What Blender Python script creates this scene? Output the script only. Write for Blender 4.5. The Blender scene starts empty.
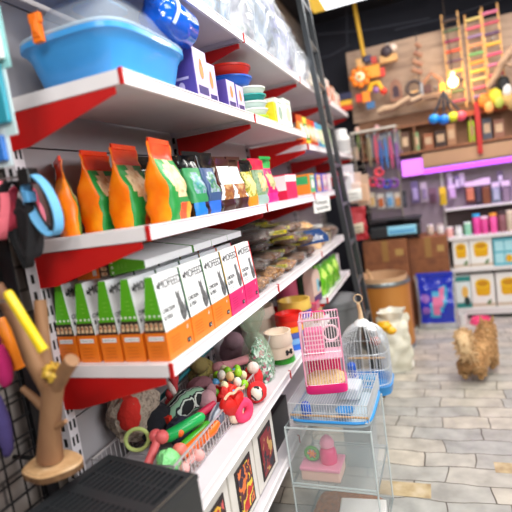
import bpy, math, random
from mathutils import Vector, Matrix, noise
R = random.Random(7)
PI = math.pi
sc = bpy.context.scene
C = sc.collection
# ------------------------------------------------------------------ camera model (world metres, floor z = 0)
FPX = 467.56
yaw, pit, rol = -.36503, -.1217, -.1428
FW = Vector((math.sin(yaw)*math.cos(pit), math.cos(yaw)*math.cos(pit), math.sin(pit)))
_r = Vector((math.cos(yaw), -math.sin(yaw), 0)); _u = _r.cross(FW)
RT = _r*math.cos(rol)+_u*math.sin(rol); UP = -_r*math.sin(rol)+_u*math.cos(rol)
EYE = Vector((0, 0, 1.5))
def at(px, py, ax, val):
    "where the sight line through a photo point meets the plane x, y or z = val"
    d = RT*((px-256)/FPX)-UP*((py-256)/FPX)+FW
    i = 'xyz'.index(ax)
    return EYE+d*((val-EYE[i])/d[i])
# ------------------------------------------------------------------ materials
def lin(h):
    h = h.lstrip('#'); o = []
    for i in (0, 2, 4):
        c = int(h[i:i+2], 16)/255
        o.append(c/12.92 if c <= .04045 else ((c+.055)/1.055)**2.4)
    return (*o, 1)
MC = {}
def _new(n):
    m = bpy.data.materials.new(n); m.use_nodes = True
    nt = m.node_tree; b = nt.nodes['Principled BSDF']
    return m, nt, b
def M(col, rough=.5, metal=0, alpha=1, coat=0, bump=0, bscale=60):
    k = (col, rough, metal, alpha, coat, bump, bscale)
    if k in MC: return MC[k]
    m, nt, b = _new('mat_%s' % col.strip('#'))
    b.inputs['Roughness'].default_value = rough; b.inputs['Metallic'].default_value = metal
    b.inputs['Alpha'].default_value = alpha; b.inputs['Coat Weight'].default_value = coat
    c = lin(col)
    tc = nt.nodes.new('ShaderNodeTexCoord'); nz = nt.nodes.new('ShaderNodeTexNoise')
    nz.inputs['Scale'].default_value = 14; nz.inputs['Detail'].default_value = 3
    nt.links.new(tc.outputs['Object'], nz.inputs['Vector'])
    mx = nt.nodes.new('ShaderNodeMix'); mx.data_type = 'RGBA'
    mx.inputs['A'].default_value = tuple(v*.93 for v in c[:3])+(1,); mx.inputs['B'].default_value = tuple(min(1, v*1.06) for v in c[:3])+(1,)
    nt.links.new(nz.outputs['Fac'], mx.inputs['Factor']); nt.links.new(mx.outputs['Result'], b.inputs['Base Color'])
    if bump:
        n2 = nt.nodes.new('ShaderNodeTexNoise'); n2.inputs['Scale'].default_value = bscale
        nt.links.new(tc.outputs['Object'], n2.inputs['Vector'])
        bp = nt.nodes.new('ShaderNodeBump'); bp.inputs['Strength'].default_value = bump; bp.inputs['Distance'].default_value = .01
        nt.links.new(n2.outputs['Fac'], bp.inputs['Height']); nt.links.new(bp.outputs['Normal'], b.inputs['Normal'])
    MC[k] = m; return m
def MN(cols, scale=20, rough=.5, bump=0, kind='NOISE', stretch=(1, 1, 1), alpha=1, metal=0, hard=False, detail=4):
    "several colours spread by noise, voronoi cells or waves"
    k = (tuple(cols), scale, rough, bump, kind, stretch, alpha, metal, hard)
    if k in MC: return MC[k]
    m, nt, b = _new('mix_%s' % cols[0].strip('#'))
    b.inputs['Roughness'].default_value = rough; b.inputs['Alpha'].default_value = alpha; b.inputs['Metallic'].default_value = metal
    tc = nt.nodes.new('ShaderNodeTexCoord'); mp = nt.nodes.new('ShaderNodeMapping'); mp.inputs['Scale'].default_value = stretch
    nt.links.new(tc.outputs['Object'], mp.inputs['Vector'])
    if kind == 'VORONOI':
        t = nt.nodes.new('ShaderNodeTexVoronoi'); t.inputs['Scale'].default_value = scale
        sp = nt.nodes.new('ShaderNodeSeparateColor'); nt.links.new(t.outputs['Color'], sp.inputs['Color'])
        out = sp.outputs['Red']; h = t.outputs['Distance']
    elif kind == 'WAVE':
        t = nt.nodes.new('ShaderNodeTexWave'); t.inputs['Scale'].default_value = scale; t.inputs['Distortion'].default_value = 3
        out = t.outputs['Fac']; h = out
    else:
        t = nt.nodes.new('ShaderNodeTexNoise'); t.inputs['Scale'].default_value = scale; t.inputs['Detail'].default_value = detail
        mr = nt.nodes.new('ShaderNodeMapRange'); mr.inputs['From Min'].default_value = .3; mr.inputs['From Max'].default_value = .7
        nt.links.new(t.outputs['Fac'], mr.inputs['Value']); out = mr.outputs['Result']; h = t.outputs['Fac']
    nt.links.new(mp.outputs['Vector'], t.inputs['Vector'])
    cr = nt.nodes.new('ShaderNodeValToRGB'); e = cr.color_ramp.elements
    if hard: cr.color_ramp.interpolation = 'CONSTANT'
    n = len(cols)
    while len(e) < n: e.new(.5)
    for i, c in enumerate(cols):
        e[i].position = i/n if hard else i/(n-1); e[i].color = lin(c)
    nt.links.new(out, cr.inputs['Fac']); nt.links.new(cr.outputs['Color'], b.inputs['Base Color'])
    if bump:
        bp = nt.nodes.new('ShaderNodeBump'); bp.inputs['Strength'].default_value = bump; bp.inputs['Distance'].default_value = .01
        nt.links.new(h, bp.inputs['Height']); nt.links.new(bp.outputs['Normal'], b.inputs['Normal'])
    MC[k] = m; return m
def MG(col='#ffffff', alpha=.2, rough=.08):
    "clear or tinted thin plastic or glass"
    k = ('g', col, alpha, rough)
    if k in MC: return MC[k]
    m, nt, b = _new('clear_%s' % col.strip('#'))
    b.inputs['Base Color'].default_value = lin(col); b.inputs['Roughness'].default_value = rough
    b.inputs['Alpha'].default_value = alpha; b.inputs['Coat Weight'].default_value = .5
    MC[k] = m; return m
def ME(col, s):
    k = ('e', col, s)
    if k in MC: return MC[k]
    m, nt, b = _new('light_%s' % col.strip('#'))
    b.inputs['Emission Color'].default_value = lin(col); b.inputs['Emission Strength'].default_value = s
    b.inputs['Base Color'].default_value = lin(col); MC[k] = m; return m
# ------------------------------------------------------------------ mesh builder
_tc = {}
def text_geo(s, size):
    k = s
    if k not in _tc:
        cu = bpy.data.curves.new('txt', 'FONT'); cu.body = s; cu.size = 1; cu.align_x = 'CENTER'; cu.align_y = 'CENTER'; cu.resolution_u = 3
        o = bpy.data.objects.new('txt', cu); C.objects.link(o)
        dg = bpy.context.evaluated_depsgraph_get()
        me = bpy.data.meshes.new_from_object(o.evaluated_get(dg))
        _tc[k] = ([v.co.copy() for v in me.vertices], [list(p.vertices) for p in me.polygons])
        bpy.data.objects.remove(o); bpy.data.meshes.remove(me); bpy.data.curves.remove(cu)
    v, f = _tc[k]
    return [p*size for p in v], f
class MB:
    def __init__(s): s.v = []; s.f = []; s.m = []; s.x = Matrix()
    def add(s, vs, fs, mat=0):
        b = len(s.v); s.v += [tuple(s.x @ Vector(p)) for p in vs]
        for i, f in enumerate(fs):
            s.f.append([b+j for j in f]); s.m.append(mat[i] if isinstance(mat, list) else mat)
        return s
    def box(s, a, b, mat=0):
        x0, y0, z0 = a; x1, y1, z1 = b
        return s.add([(x0,y0,z0),(x1,y0,z0),(x1,y1,z0),(x0,y1,z0),(x0,y0,z1),(x1,y0,z1),(x1,y1,z1),(x0,y1,z1)],
                     [(0,3,2,1),(4,5,6,7),(0,1,5,4),(1,2,6,5),(2,3,7,6),(3,0,4,7)], mat)
    def cbox(s, c, d, mat=0):
        return s.box([c[i]-d[i]/2 for i in range(3)], [c[i]+d[i]/2 for i in range(3)], mat)
    def prism(s, pts, axis, a, b, mat=0):
        "2-D outline (counter-clockwise) pushed along an axis from a to b"
        def q(p, h): return {'x': (h, p[0], p[1]), 'y': (p[0], h, p[1]), 'z': (p[0], p[1], h)}[axis]
        n = len(pts)
        vs = [q(p, a) for p in pts]+[q(p, b) for p in pts]
        fs = [list(range(n))[::-1], list(range(n, 2*n))]+[(i, (i+1) % n, n+(i+1) % n, n+i) for i in range(n)]
        return s.add(vs, fs, mat)
    def rings(s, rs, mat=0, cap=True, closed=True, matf=None):
        n = len(rs[0]); vs = [p for r in rs for p in r]; fs = []; ms = []
        for k in range(len(rs)-1):
            for i in range(n if closed else n-1):
                j = (i+1) % n
                fs.append((k*n+i, k*n+j, (k+1)*n+j, (k+1)*n+i)); ms.append(matf(k, i) if matf else mat)
        if cap:
            fs.append(list(range(n))[::-1]); ms.append(ms[0]); L = len(rs)-1
            fs.append([L*n+i for i in range(n)]); ms.append(ms[-1])
        return s.add(vs, fs, ms)
    def lathe(s, prof, c=(0, 0, 0), n=24, mat=0, cap=True, matf=None):
        return s.rings([[(c[0]+r*math.cos(2*PI*i/n), c[1]+r*math.sin(2*PI*i/n), c[2]+z) for i in range(n)] for r, z in prof], mat, cap, True, matf)
    def tube(s, pts, r, n=8, mat=0, closed=False):
        pts = [Vector(p) for p in pts]; N = len(pts); rs = []; prev = None
        for i, p in enumerate(pts):
            if closed: t = pts[(i+1) % N]-pts[i-1]
            else: t = pts[min(i+1, N-1)]-pts[max(i-1, 0)]
            t.normalize()
            if prev is None:
                a = Vector((0, 0, 1)) if abs(t.z) < .9 else Vector((1, 0, 0)); u = t.cross(a).normalized()
            else: u = (prev-t*prev.dot(t)).normalized()
            prev = u; w = t.cross(u); rr = r[i] if isinstance(r, (list, tuple)) else r
            rs.append([p+(u*math.cos(2*PI*k/n)+w*math.sin(2*PI*k/n))*rr for k in range(n)])
        if closed: rs.append(rs[0]); return s.rings(rs, mat, False)
        return s.rings(rs, mat)
    def bar(s, a, b, r, n=6, mat=0): return s.tube([a, b], r, n, mat)
    def ball(s, c, r, mat=0, n=14, k=9, jit=0, matf=None):
        if not isinstance(r, (tuple, list)): r = (r, r, r)
        rs = []
        for a in range(k+1):
            t = PI*a/k; z = -math.cos(t); q = max(math.sin(t), .02); ring = []
            for i in range(n):
                ph = 2*PI*i/n; e = 1
                if jit: e = 1+jit*noise.noise(Vector((q*math.cos(ph)*3+c[0]*50, q*math.sin(ph)*3+c[1]*50, z*3+c[2]*50)))
                ring.append((c[0]+r[0]*q*math.cos(ph)*e, c[1]+r[1]*q*math.sin(ph)*e, c[2]+r[2]*z*e))
            rs.append(ring)
        return s.rings(rs, mat, True, True, matf)
    def torus(s, c, R_, r, ax='z', mat=0, n=28, m=8):
        pts = []
        for i in range(n):
            a = 2*PI*i/n; u, w = R_*math.cos(a), R_*math.sin(a)
            pts.append({'z': (c[0]+u, c[1]+w, c[2]), 'x': (c[0], c[1]+u, c[2]+w), 'y': (c[0]+u, c[1], c[2]+w)}[ax])
        return s.tube(pts, r, m, mat, True)
    def text(s, t, size, o, right, up, mat=0, sx=1, th=0):
        v, f = text_geo(t, size); o = Vector(o); r = Vector(right).normalized(); u = Vector(up).normalized()
        return s.add([o+r*p.x*sx+u*p.y for p in v], f, mat)
    def poly(s, pts, o, right, up, mat=0):
        o = Vector(o); r = Vector(right); u = Vector(up)
        return s.add([o+r*p[0]+u*p[1] for p in pts], [list(range(len(pts)))], mat)
    def disc(s, o, right, up, a, b, mat=0, n=16):
        return s.poly([(a*math.cos(2*PI*i/n), b*math.sin(2*PI*i/n)) for i in range(n)], o, right, up, mat)
    def mesh(s, name, mats, smooth=False, ang=None):
        me = bpy.data.meshes.new(name); me.from_pydata(s.v, [], s.f)
        for m in mats: me.materials.append(m)
        me.polygons.foreach_set('material_index', s.m)
        if smooth: me.polygons.foreach_set('use_smooth', [True]*len(s.f))
        me.update(); return me
def _lst(m): return m if isinstance(m, (list, tuple)) else [m]
def P(name, mb, mats, parent=None, smooth=False, bev=0, sub=0, label=None):
    "one mesh object: a part when it has a parent"
    o = bpy.data.objects.new(name, mb.mesh(name, _lst(mats), smooth)); C.objects.link(o)
    if parent: o.parent = parent
    if bev:
        b = o.modifiers.new('bevel', 'BEVEL'); b.width = bev; b.segments = 2; b.limit_method = 'ANGLE'; b.angle_limit = .6
    if sub:
        q = o.modifiers.new('sub', 'SUBSURF'); q.levels = sub; q.render_levels = sub
    if smooth and not sub:
        try: o.data.set_sharp_from_angle(angle=.8)
        except Exception: pass
    if label: o['label'] = label
    return o
def tag(o, label, cat, group=None):
    o['label'] = label; o['category'] = cat
    if group: o['group'] = group
    return o
def T(name, label, cat, loc=(0, 0, 0), rz=0, group=None):
    o = bpy.data.objects.new(name, None); C.objects.link(o); o.empty_display_size = .05
    o.location = loc; o.rotation_euler = (0, 0, rz)
    return tag(o, label, cat, group)
def S(name, label, cat, mb, mats, loc=(0, 0, 0), rz=0, group=None, smooth=False, bev=0, sub=0):
    o = P(name, mb, mats, None, smooth, bev, sub); o.location = loc; o.rotation_euler = (0, 0, rz)
    return tag(o, label, cat, group)
def struct(name, mb, mats, **k):
    o = P(name, mb, mats, **k); o['kind'] = 'structure'; return o
def dup(o, loc, rz, label, group=None):
    c = o.copy(); C.objects.link(c); c.location = loc; c.rotation_euler = (0, 0, rz); c['label'] = label
    if group: c['group'] = group
    for ch in list(o.children):
        d = ch.copy(); C.objects.link(d); d.parent = c
        for g in list(ch.children):
            e = g.copy(); C.objects.link(e); e.parent = d
    return c
ORD = ['first', 'second', 'third', 'fourth', 'fifth', 'sixth', 'seventh', 'eighth', 'ninth', 'tenth']
# ------------------------------------------------------------------ soft packets
def packet(W, D, H, matf, n=28, k=14, crinkle=.004, seed=0, flat=.9, top=.35, bulge=1.0, lean=0):
    """stand-up packet on z = 0; broad faces look along +x / -x, width along y, D deep.
    matf(side, u, t) chooses the material: side F (+x), B (-x), L (-y), R (+y); u -1..1 across, t 0..1 up"""
    mb = MB(); rs = []
    for a in range(k+1):
        t = a/k
        if t < .12: d = .86+1.2*t
        elif t < .45: d = 1
        else: d = 1-(t-.45)/(flat-.45) if t < flat else 0
        d = max(d, 0)*bulge if t > .12 else max(d, 0)
        d = max(d*D/2, .0025); w = W/2*(1-.05*math.sin(PI*min(1, t*1.1))+(.02 if t > .9 else 0))
        e = 2/3.6; ring = []
        for i in range(n):
            ph = 2*PI*(i+.5)/n; cx, cy = math.cos(ph), math.sin(ph)
            x = d*math.copysign(abs(cx)**e, cx); y = w*math.copysign(abs(cy)**e, cy)
            nz = noise.noise(Vector((x*25+seed*3.1, y*25+seed, t*7)))*crinkle*(1 if 0 < a else 0)
            ring.append((x+nz+lean*t, y+nz*.6, t*H))
        rs.append(ring)
    def mf(kk, i):
        ph = 2*PI*(i+1)/n; cx, cy = math.cos(ph), math.sin(ph); t = (kk+.5)/k
        if abs(cx)*1.0 > abs(cy)*.62 if W > D else abs(cx) > abs(cy): side = 'F' if cx > 0 else 'B'
        else: side = 'L' if cy < 0 else 'R'
        u = math.copysign(abs(cy)**e, cy)
        return matf(side, u, t)
    mb.rings(rs, 0, True, True, mf)
    return mb
def pillow(L, W, H, matf=None, n=18, k=12, jit=.12, seed=0):
    "lying filled bag: long along y, flat sealed ends"
    mb = MB(); rs = []
    for a in range(k+1):
        t = a/k; q = math.sin(PI*t)**.45 if 0 < t < 1 else 0
        h = max(H/2*q, .003); w = W/2*(.86+.14*q)
        ring = []
        for i in range(n):
            ph = 2*PI*i/n; cx, cz = math.cos(ph), math.sin(ph)
            e = 1+jit*noise.noise(Vector((cx*2+seed*5, t*6, cz*2+seed)))
            ring.append((w*math.copysign(abs(cx)**.8, cx)*e, (t-.5)*L, H/2+h*math.copysign(abs(cz)**.8, cz)*e))
        rs.append(ring)
    mb.rings(rs, 0, True, True, matf)
    return mb
# ================================================================== the room
m, nt, b = _new('stone_floor')
tc = nt.nodes.new('ShaderNodeTexCoord'); mp = nt.nodes.new('ShaderNodeMapping')
nt.links.new(tc.outputs['Object'], mp.inputs['Vector'])
nzw = nt.nodes.new('ShaderNodeTexNoise'); nzw.inputs['Scale'].default_value = 3.5; nt.links.new(tc.outputs['Object'], nzw.inputs['Vector'])
va = nt.nodes.new('ShaderNodeVectorMath'); va.operation = 'MULTIPLY_ADD'; va.inputs[1].default_value = (.09, .085, 0)
nt.links.new(nzw.outputs['Color'], va.inputs[0]); nt.links.new(mp.outputs['Vector'], va.inputs[2])
br = nt.nodes.new('ShaderNodeTexBrick'); br.inputs['Scale'].default_value = 1
br.inputs['Brick Width'].default_value = .37; br.inputs['Row Height'].default_value = .135; br.inputs['Mortar Size'].default_value = .0035
br.inputs['Mortar Smooth'].default_value = .3; br.offset = .43; br.squash = .7; br.squash_frequency = 3
br.inputs['Color1'].default_value = lin('#b0b0aa'); br.inputs['Color2'].default_value = lin('#d0c7b6'); br.inputs['Mortar'].default_value = lin('#625b50')
nt.links.new(va.outputs[0], br.inputs['Vector'])
n1 = nt.nodes.new('ShaderNodeTexNoise'); n1.inputs['Scale'].default_value = 9; n1.inputs['Detail'].default_value = 6; nt.links.new(tc.outputs['Object'], n1.inputs['Vector'])
r1 = nt.nodes.new('ShaderNodeValToRGB'); r1.color_ramp.elements[0].position = .3; r1.color_ramp.elements[0].color = (.62, .62, .62, 1); r1.color_ramp.elements[1].position = .7; r1.color_ramp.elements[1].color = (1, 1, 1, 1)
nt.links.new(n1.outputs['Fac'], r1.inputs['Fac'])
mx = nt.nodes.new('ShaderNodeMix'); mx.data_type = 'RGBA'; mx.blend_type = 'MULTIPLY'; mx.inputs['Factor'].default_value = 1
nt.links.new(br.outputs['Color'], mx.inputs['A']); nt.links.new(r1.outputs['Color'], mx.inputs['B'])
nt.links.new(mx.outputs['Result'], b.inputs['Base Color']); b.inputs['Roughness'].default_value = .38
bpn = nt.nodes.new('ShaderNodeBump'); bpn.inputs['Strength'].default_value = .3; bpn.inputs['Distance'].default_value = .01; bpn.invert = True
nt.links.new(br.outputs['Fac'], bpn.inputs['Height']); nt.links.new(bpn.outputs['Normal'], b.inputs['Normal'])
M_FLOOR = m
struct('floor', MB().box((-1.3, -2.5, -.05), (2.8, 5.6, 0)), M_FLOOR)
# a few brown stones set among the pale ones
brown = MN(['#9c8560', '#b8a47e', '#c8b89a'], 14, .4)
st = MB()
for (px, py, w, h, a) in ((405, 489, .24, .11, 0), (508, 468, .12, .09, .1)):
    p = at(px, py, 'z', .001)
    st.prism([(p.x-w/2, p.y-h/2), (p.x+w/2, p.y-h/2), (p.x+w/2, p.y+h/2), (p.x-w/2, p.y+h/2)], 'z', .0, .0015)
struct('trim_1', st, brown)
m, nt, b = _new('brick_wall')
tc = nt.nodes.new('ShaderNodeTexCoord'); sx = nt.nodes.new('ShaderNodeSeparateXYZ'); cb = nt.nodes.new('ShaderNodeCombineXYZ')
nt.links.new(tc.outputs['Object'], sx.inputs[0]); nt.links.new(sx.outputs['Y'], cb.inputs['X']); nt.links.new(sx.outputs['Z'], cb.inputs['Y'])
br = nt.nodes.new('ShaderNodeTexBrick'); br.inputs['Scale'].default_value = 1; br.inputs['Brick Width'].default_value = .21; br.inputs['Row Height'].default_value = .07
br.inputs['Mortar Size'].default_value = .005; br.inputs['Color1'].default_value = lin('#a49a94'); br.inputs['Color2'].default_value = lin('#877c77'); br.inputs['Mortar'].default_value = lin('#5d5654')
nt.links.new(cb.outputs[0], br.inputs['Vector']); nt.links.new(br.outputs['Color'], b.inputs['Base Color']); b.inputs['Roughness'].default_value = .8
struct('wall_left', MB().box((-1.3, -2.5, 0), (-1.14, 5.6, 3.3)), m)
struct('wall_back', MB().box((-1.3, 5.45, 0), (2.8, 5.6, 3.3)), M('#1c1d29', .8))
struct('wall_right', MB().box((2.8, -2.5, 0), (2.95, 5.6, 3.3)), M('#b8aca0', .8))
struct('ceiling', MB().box((-1.3, -2.5, 3.3), (2.95, 5.6, 3.4)), M('#15161f', .7))
# ================================================================== shelving on the left wall
XF, XB = -.67, -1.07
Y0, L = 1.009, .95
WHITE = M('#d6d0d5', .35); LIP = M('#f1ecef', .3); RED = M('#c5100f', .4); GREY = M('#a5a0a3', .55); SLOT = M('#1c1b1d', .6); MARO = M('#8e1016', .45)
def bracket(y, z, dep, red):
    "triangular plate that carries a shelf end: deep at the wall, a point at the front"
    mb = MB(); mb.prism([(XB+.02, z-dep), (XB+.08, z-dep*.98), (XF-.02, z-.02), (XF-.02, z-.003), (XB+.02, z-.003)], 'y', y, y+.004)
    return mb
def bay(y0, shelves, label, near_post=True, far_post=False, z1=2.55, back=GREY):
    # each upright stands just inside its own bay
    t = T('shelving_unit', label, 'shelving', (0, 0, 0))
    g = .003
    bp_ = MB()
    for k in range(6 if back else 0):
        bp_.box((XB-.01, y0+.02, .1+k*.41), (XB, y0+L-.02, .1+k*.41+.405))
    if back: P('back_panel', bp_, back, t)
    for yy in ([y0+.0185] if near_post else [])+([y0+L-.022] if far_post else []):
        u = MB(); u.box((XB-.02, yy-.018, 0), (XB+.02, yy+.018, z1))
        q = 0
        while .1+q*.05 < z1-.05:
            zz = .1+q*.05
            for s in (-1, 1): u.box((XB+.0195, yy-.004+s*.008, zz), (XB+.0206, yy+.004+s*.008, zz+.028), 1)
            q += 1
        for k in range(int((z1-.1)/.05)):
            u.box((XB-.006, yy-.0186, .1+k*.05), (XB+.006, yy-.0178, .1+k*.05+.026), 1)
        P('upright', u, [WHITE, SLOT], t)
    for z in shelves:
        s = MB(); s.box((XB+.021, y0+.004, z+.004), (XF-.004, y0+L-g, z+.0175))
        s.box((XB+.021, y0+.004, z-.012), (XF-.004, y0+.007, z+.004)); s.box((XB+.021, y0+L-g-.003, z-.012), (XF-.004, y0+L-g, z+.004))
        so = P('shelf', s, WHITE, t)
        l = MB(); l.box((XF-.004, y0+.004, z-.0175), (XF+.004, y0+L-g, z+.0195)); l.box((XF+.004, y0+.004, z+.016), (XF+.007, y0+L-g, z+.0195)); l.box((XF+.004, y0+.004, z-.0175), (XF+.007, y0+L-g, z-.014))
        P('price_rail', l, LIP, so)
        c = MB(); c.box((XF-.003, y0+.001, z-.019), (XF+.0085, y0+.0065, z+.021)); P('end_clip', c, RED, so, label='small red end clip')
        # light pressed steel skirt of the shelf end and the red plate under it
        e = MB(); e.prism([(XB+.021, z-.0175), (XF-.006, z-.017), (XF-.006, z+.0175), (XB+.021, z+.0175)], 'y', y0+.0005, y0+.0035); P('shelf_end', e, LIP, so)
        P('bracket', bracket(y0+.002, z-.017, .1 if z < 2.1 else .05, 1), RED, so, label='red triangular shelf bracket')
        P('bracket', bracket(y0+L-.008, z-.017, .1, 1), RED, so, label='red triangular shelf bracket')
    return t
ZA, ZB, ZC, ZD, ZZ, ZE = 1.838, 1.451, 1.086, .678, 2.1725, .36
bay(Y0, [ZZ, ZA, ZB, ZC, ZD, ZE], 'nearest white shelving bay with red brackets, orange pet food bags on it')
bay(Y0+L, [ZZ, ZA, ZB, ZC, ZD, ZE], 'second white shelving bay, with the pet bowls on its lowest shelf')
bay(Y0+2*L, [ZZ, 1.77, 1.46, ZC, .785], 'third white shelving bay, behind the leaning dark ladder')
bay(Y0+3*L, [ZZ, 1.77, 1.6], 'farthest white shelving bay, beyond the ladder', far_post=True)
bay(Y0-L, [ZD], 'near shelving bay in the left foreground with only a low shelf, under the wire grid', back=None)
# ================================================================== goods on shelf C: cat food cartons
TA, TB, TC, TD, TZ = ZA+.0176, ZB+.0176, ZC+.0176, ZD+.0176, ZZ+.0176
CARD = M('#f0f1f2', .35); ORANGE = M('#f07d1e', .35); GREEN = M('#58b01c', .35); BROWNB = M('#33221f', .5); CREAMB = M('#e8c9a0', .5)
PINKB = M('#e01f6e', .35); INK = M('#16181c', .5); GREYCAT = MN(['#222426', '#6e6f70', '#3a3b3d'], 60, .5); WTXT = M('#ffffff', .4); TEALE = M('#1d3b3f', .45)
BH, BD, BW = .232, .066, .138
ZO = .345*BH
XT = .008
def carton(base, side_stripe):
    """wedge-topped carton: upright broad faces look along x, ends along y"""
    hd = BD/2; zt = BH; hw = BW/2
    body = MB()
    def sec(y): return [(-hd, y, 0), (hd, y, 0), (hd, y, ZO), (XT+.011, y, zt), (XT-.011, y, zt), (-hd, y, ZO)]
    vs = sec(-hw)+sec(hw); n = 6
    fs = [[5, 4, 3, 2], [6+2, 6+3, 6+4, 6+5], [0, 5, 2, 1], [6, 7, 8, 11]]; ms = [2, 2, 1, 1]
    for i in range(n):
        j = (i+1) % n; fs.append([i, j, n+j, n+i]); ms.append({0: 1, 1: 1, 2: 0, 3: 0, 4: 0, 5: 1}[i])
    body.add(vs, fs, ms)
    e = .0006
    # dark line on the far edge of the front
    a = Vector((hd, 0, ZO)); bq = Vector((XT+.011, 0, zt)); up = (bq-a).normalized(); nr = Vector((up.z, 0, -up.x))
    H2 = (bq-a).length
    def fp(y, h, o=e): return a+up*h+nr*o+Vector((0, y, 0))
    ry = Vector((0, 1, 0))
    body.poly([(hw-.007, 0), (hw, 0), (hw, H2), (hw-.007, H2)], fp(0, 0), ry, up, side_stripe)
    # front print: logo, seated cat, two lines of words
    for q_ in (-.0005, .0005): body.text('MOFEED', .034, fp(.008+q_, H2*.80), ry, up, 4, .9)
    body.poly([(-.006, -.004), (.002, -.007), (.006, 0), (.004, .008), (0, .002), (-.004, .009)], fp(-.055, H2*.80), ry, up, 4)
    # cat
    cx, cy = .04, .004; k_ = .8
    body.disc(fp(cx, cy+.034*k_, .0009), ry, up, .0185*k_, .036*k_, 5); body.disc(fp(cx-.005, cy+.066*k_, .0010), ry, up, .0135*k_, .026*k_, 5)
    body.disc(fp(cx-.008, cy+.092*k_, .0012), ry, up, .0125*k_, .0115*k_, 5)
    for s in (-1, 1): body.poly([(-.004, 0), (.004, 0), (s*.003, .013)], fp(cx-.008+s*.006, cy+.099*k_, .0013), ry, up, 5)
    body.poly([(0, 0), (.012, .004), (.02, .02), (.024, .05), (.019, .05), (.014, .022), (.008, .01), (0, .008)], fp(cx, cy+.002, .0011), ry, up, 5)
    [(body.text('CHICKEN', .0175, fp(-.028+q_, .053), ry, up, 4, .9), body.text('& FISH', .0175, fp(-.038+q_, .034), ry, up, 4, .9)) for q_ in (-.0006, .0006)]
    for k in range(2): body.poly([(-.022, 0), (.022, 0), (.022, .0016), (-.022, .0016)], fp(-.034, .019-.006*k), ry, up, 7)
    # base print
    for k in range(5): body.poly([(-.03, 0), (.02, 0), (.02, .0016), (-.03, .0016)], (hd+e, -.022, .02+k*.009), (0, 1, 0), (0, 0, 1), 6)
    body.poly([(-.011, -.007), (.011, -.007), (.011, .007), (-.011, .007)], (hd+e, .045, .024), (0, 1, 0), (0, 0, 1), 4)
    body.text('1 kg', .009, (hd+2*e, .045, .024), (0, 1, 0), (0, 0, 1), 3)
    body.poly([(-.003, -.004), (.001, -.004), (.004, .006), (.001, .006)], (hd+e, .045, .062), (0, 1, 0), (0, 0, 1), 3)
    return body
def carton_end():
    "printed near end of the carton: green gable, row of small dishes, orange foot"
    hd = BD/2; hw = BW/2; e = .0007; mb = MB(); r, u = (1, 0, 0), (0, 0, 1)
    def xs(z):
        t = max(0, (z-ZO)/(BH-ZO)); return (-hd+(XT-.011+hd)*t, hd+(XT+.011-hd)*t)
    z1 = .5*BH
    l1, r1 = xs(z1); lt, rt = xs(BH); lo, ro = xs(ZO)
    mb.poly([(l1, z1), (r1, z1), (rt, BH), (lt, BH)], (0, -hw-e, 0), r, u, 0)
    mb.poly([(lo, ZO), (ro, ZO), (r1, z1), (l1, z1)], (0, -hw-e, 0), r, u, 1)
    w = (ro-lo)
    for k in range(4):
        x = lo+w*(.16+.225*k)
        mb.poly([(-.0052, -.010), (.0052, -.010), (.0058, .006), (.002, .011), (-.004, .009)], (x, -hw-2*e, (ZO+z1)/2-.001), r, u, 2)
        mb.disc((x, -hw-3*e, (ZO+z1)/2+.002), r, u, .003, .004, 4, 8)
        mb.disc((x, -hw-2*e, z1+.010), r, u, .0035, .0035, 3, 8)
    mb.poly([(-.024, -.006), (.024, -.006), (.024, .006), (-.024, .006)], (0, -hw-2*e, ZO-.016), r, u, 3)
    mb.text('CHICKEN & FISH', .006, (0, -hw-3*e, ZO-.016), r, u, 1)
    for k in range(4): mb.poly([(-.02, 0), (.016, 0), (.016, .0012), (-.02, .0012)], (0, -hw-2*e, .014+k*.009), r, u, 5)
    for k in range(3): mb.poly([(-.006, 0), (.006, 0), (.006, .0015), (-.006, .0015)], (.006, -hw-2*e, z1+.03+k*.012), r, u, 6)
    return mb
LINE = M('#b8581a', .5); LGREY = M('#8a9294', .5); PLINE = M('#a01350', .5); LGRN = M('#8fd055', .4); DOT = M('#a8502a', .5)
me_o = carton(ORANGE, 8); me_o = me_o.mesh('body', [CARD, ORANGE, GREEN, WTXT, INK, GREYCAT, LINE, LGREY, TEALE])
me_p = carton(PINKB, 8).mesh('body', [CARD, PINKB, PINKB, WTXT, INK, GREYCAT, PLINE, LGREY, M('#d8282a', .4)])
me_e = carton_end().mesh('end_panel', [GREEN, BROWNB, CREAMB, WTXT, DOT, LINE, LGRN])
me_pe = carton_end().mesh('end_panel', [M('#f6c21c', .4), BROWNB, CREAMB, WTXT, DOT, PLINE, LGRN])
def put_carton(x, y, label, pink=False, lying=None, z=TC, rz=0):
    t = T('cat_food_carton', label, 'cat food carton', (x, y, z), rz, 'cat food cartons')
    if lying: t.rotation_euler = lying
    for n, mm in (('body', me_p if pink else me_o), ('end_panel', me_pe if pink else me_e)):
        o = bpy.data.objects.new(n, mm); C.objects.link(o); o.parent = t
        if n == 'end_panel': o['label'] = 'green printed carton end' if not pink else 'yellow printed carton end'
    return t
rowx = [-.712-.0765*k for k in range(5)]
coly = [1.104, 1.247, 1.39, 1.533, 1.676]
rown = ['aisle row', 'second row from the aisle', 'middle row', 'fourth row from the aisle', 'row against the wall']
coln = ['nearest', 'second', 'third', 'fourth', 'fifth']
NEARL = ['nearest white and orange cat food carton at the aisle corner, its whole front in view',
         'green-ended cat food carton in the nearest file, just behind the corner carton',
         'middle of the five green carton ends facing the camera',
         'fourth green carton end from the aisle, facing the camera',
         'green carton end closest to the wall post, dimmest of the five']
FRONTL = {1: 'second orange-based carton along the aisle, behind the corner carton', 2: 'third and last orange-based carton of the aisle row, before the pink ones',
          3: 'nearer pink-based cat food carton of the aisle row', 4: 'farther pink-based cat food carton, beside the brown kibble bags'}
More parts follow.
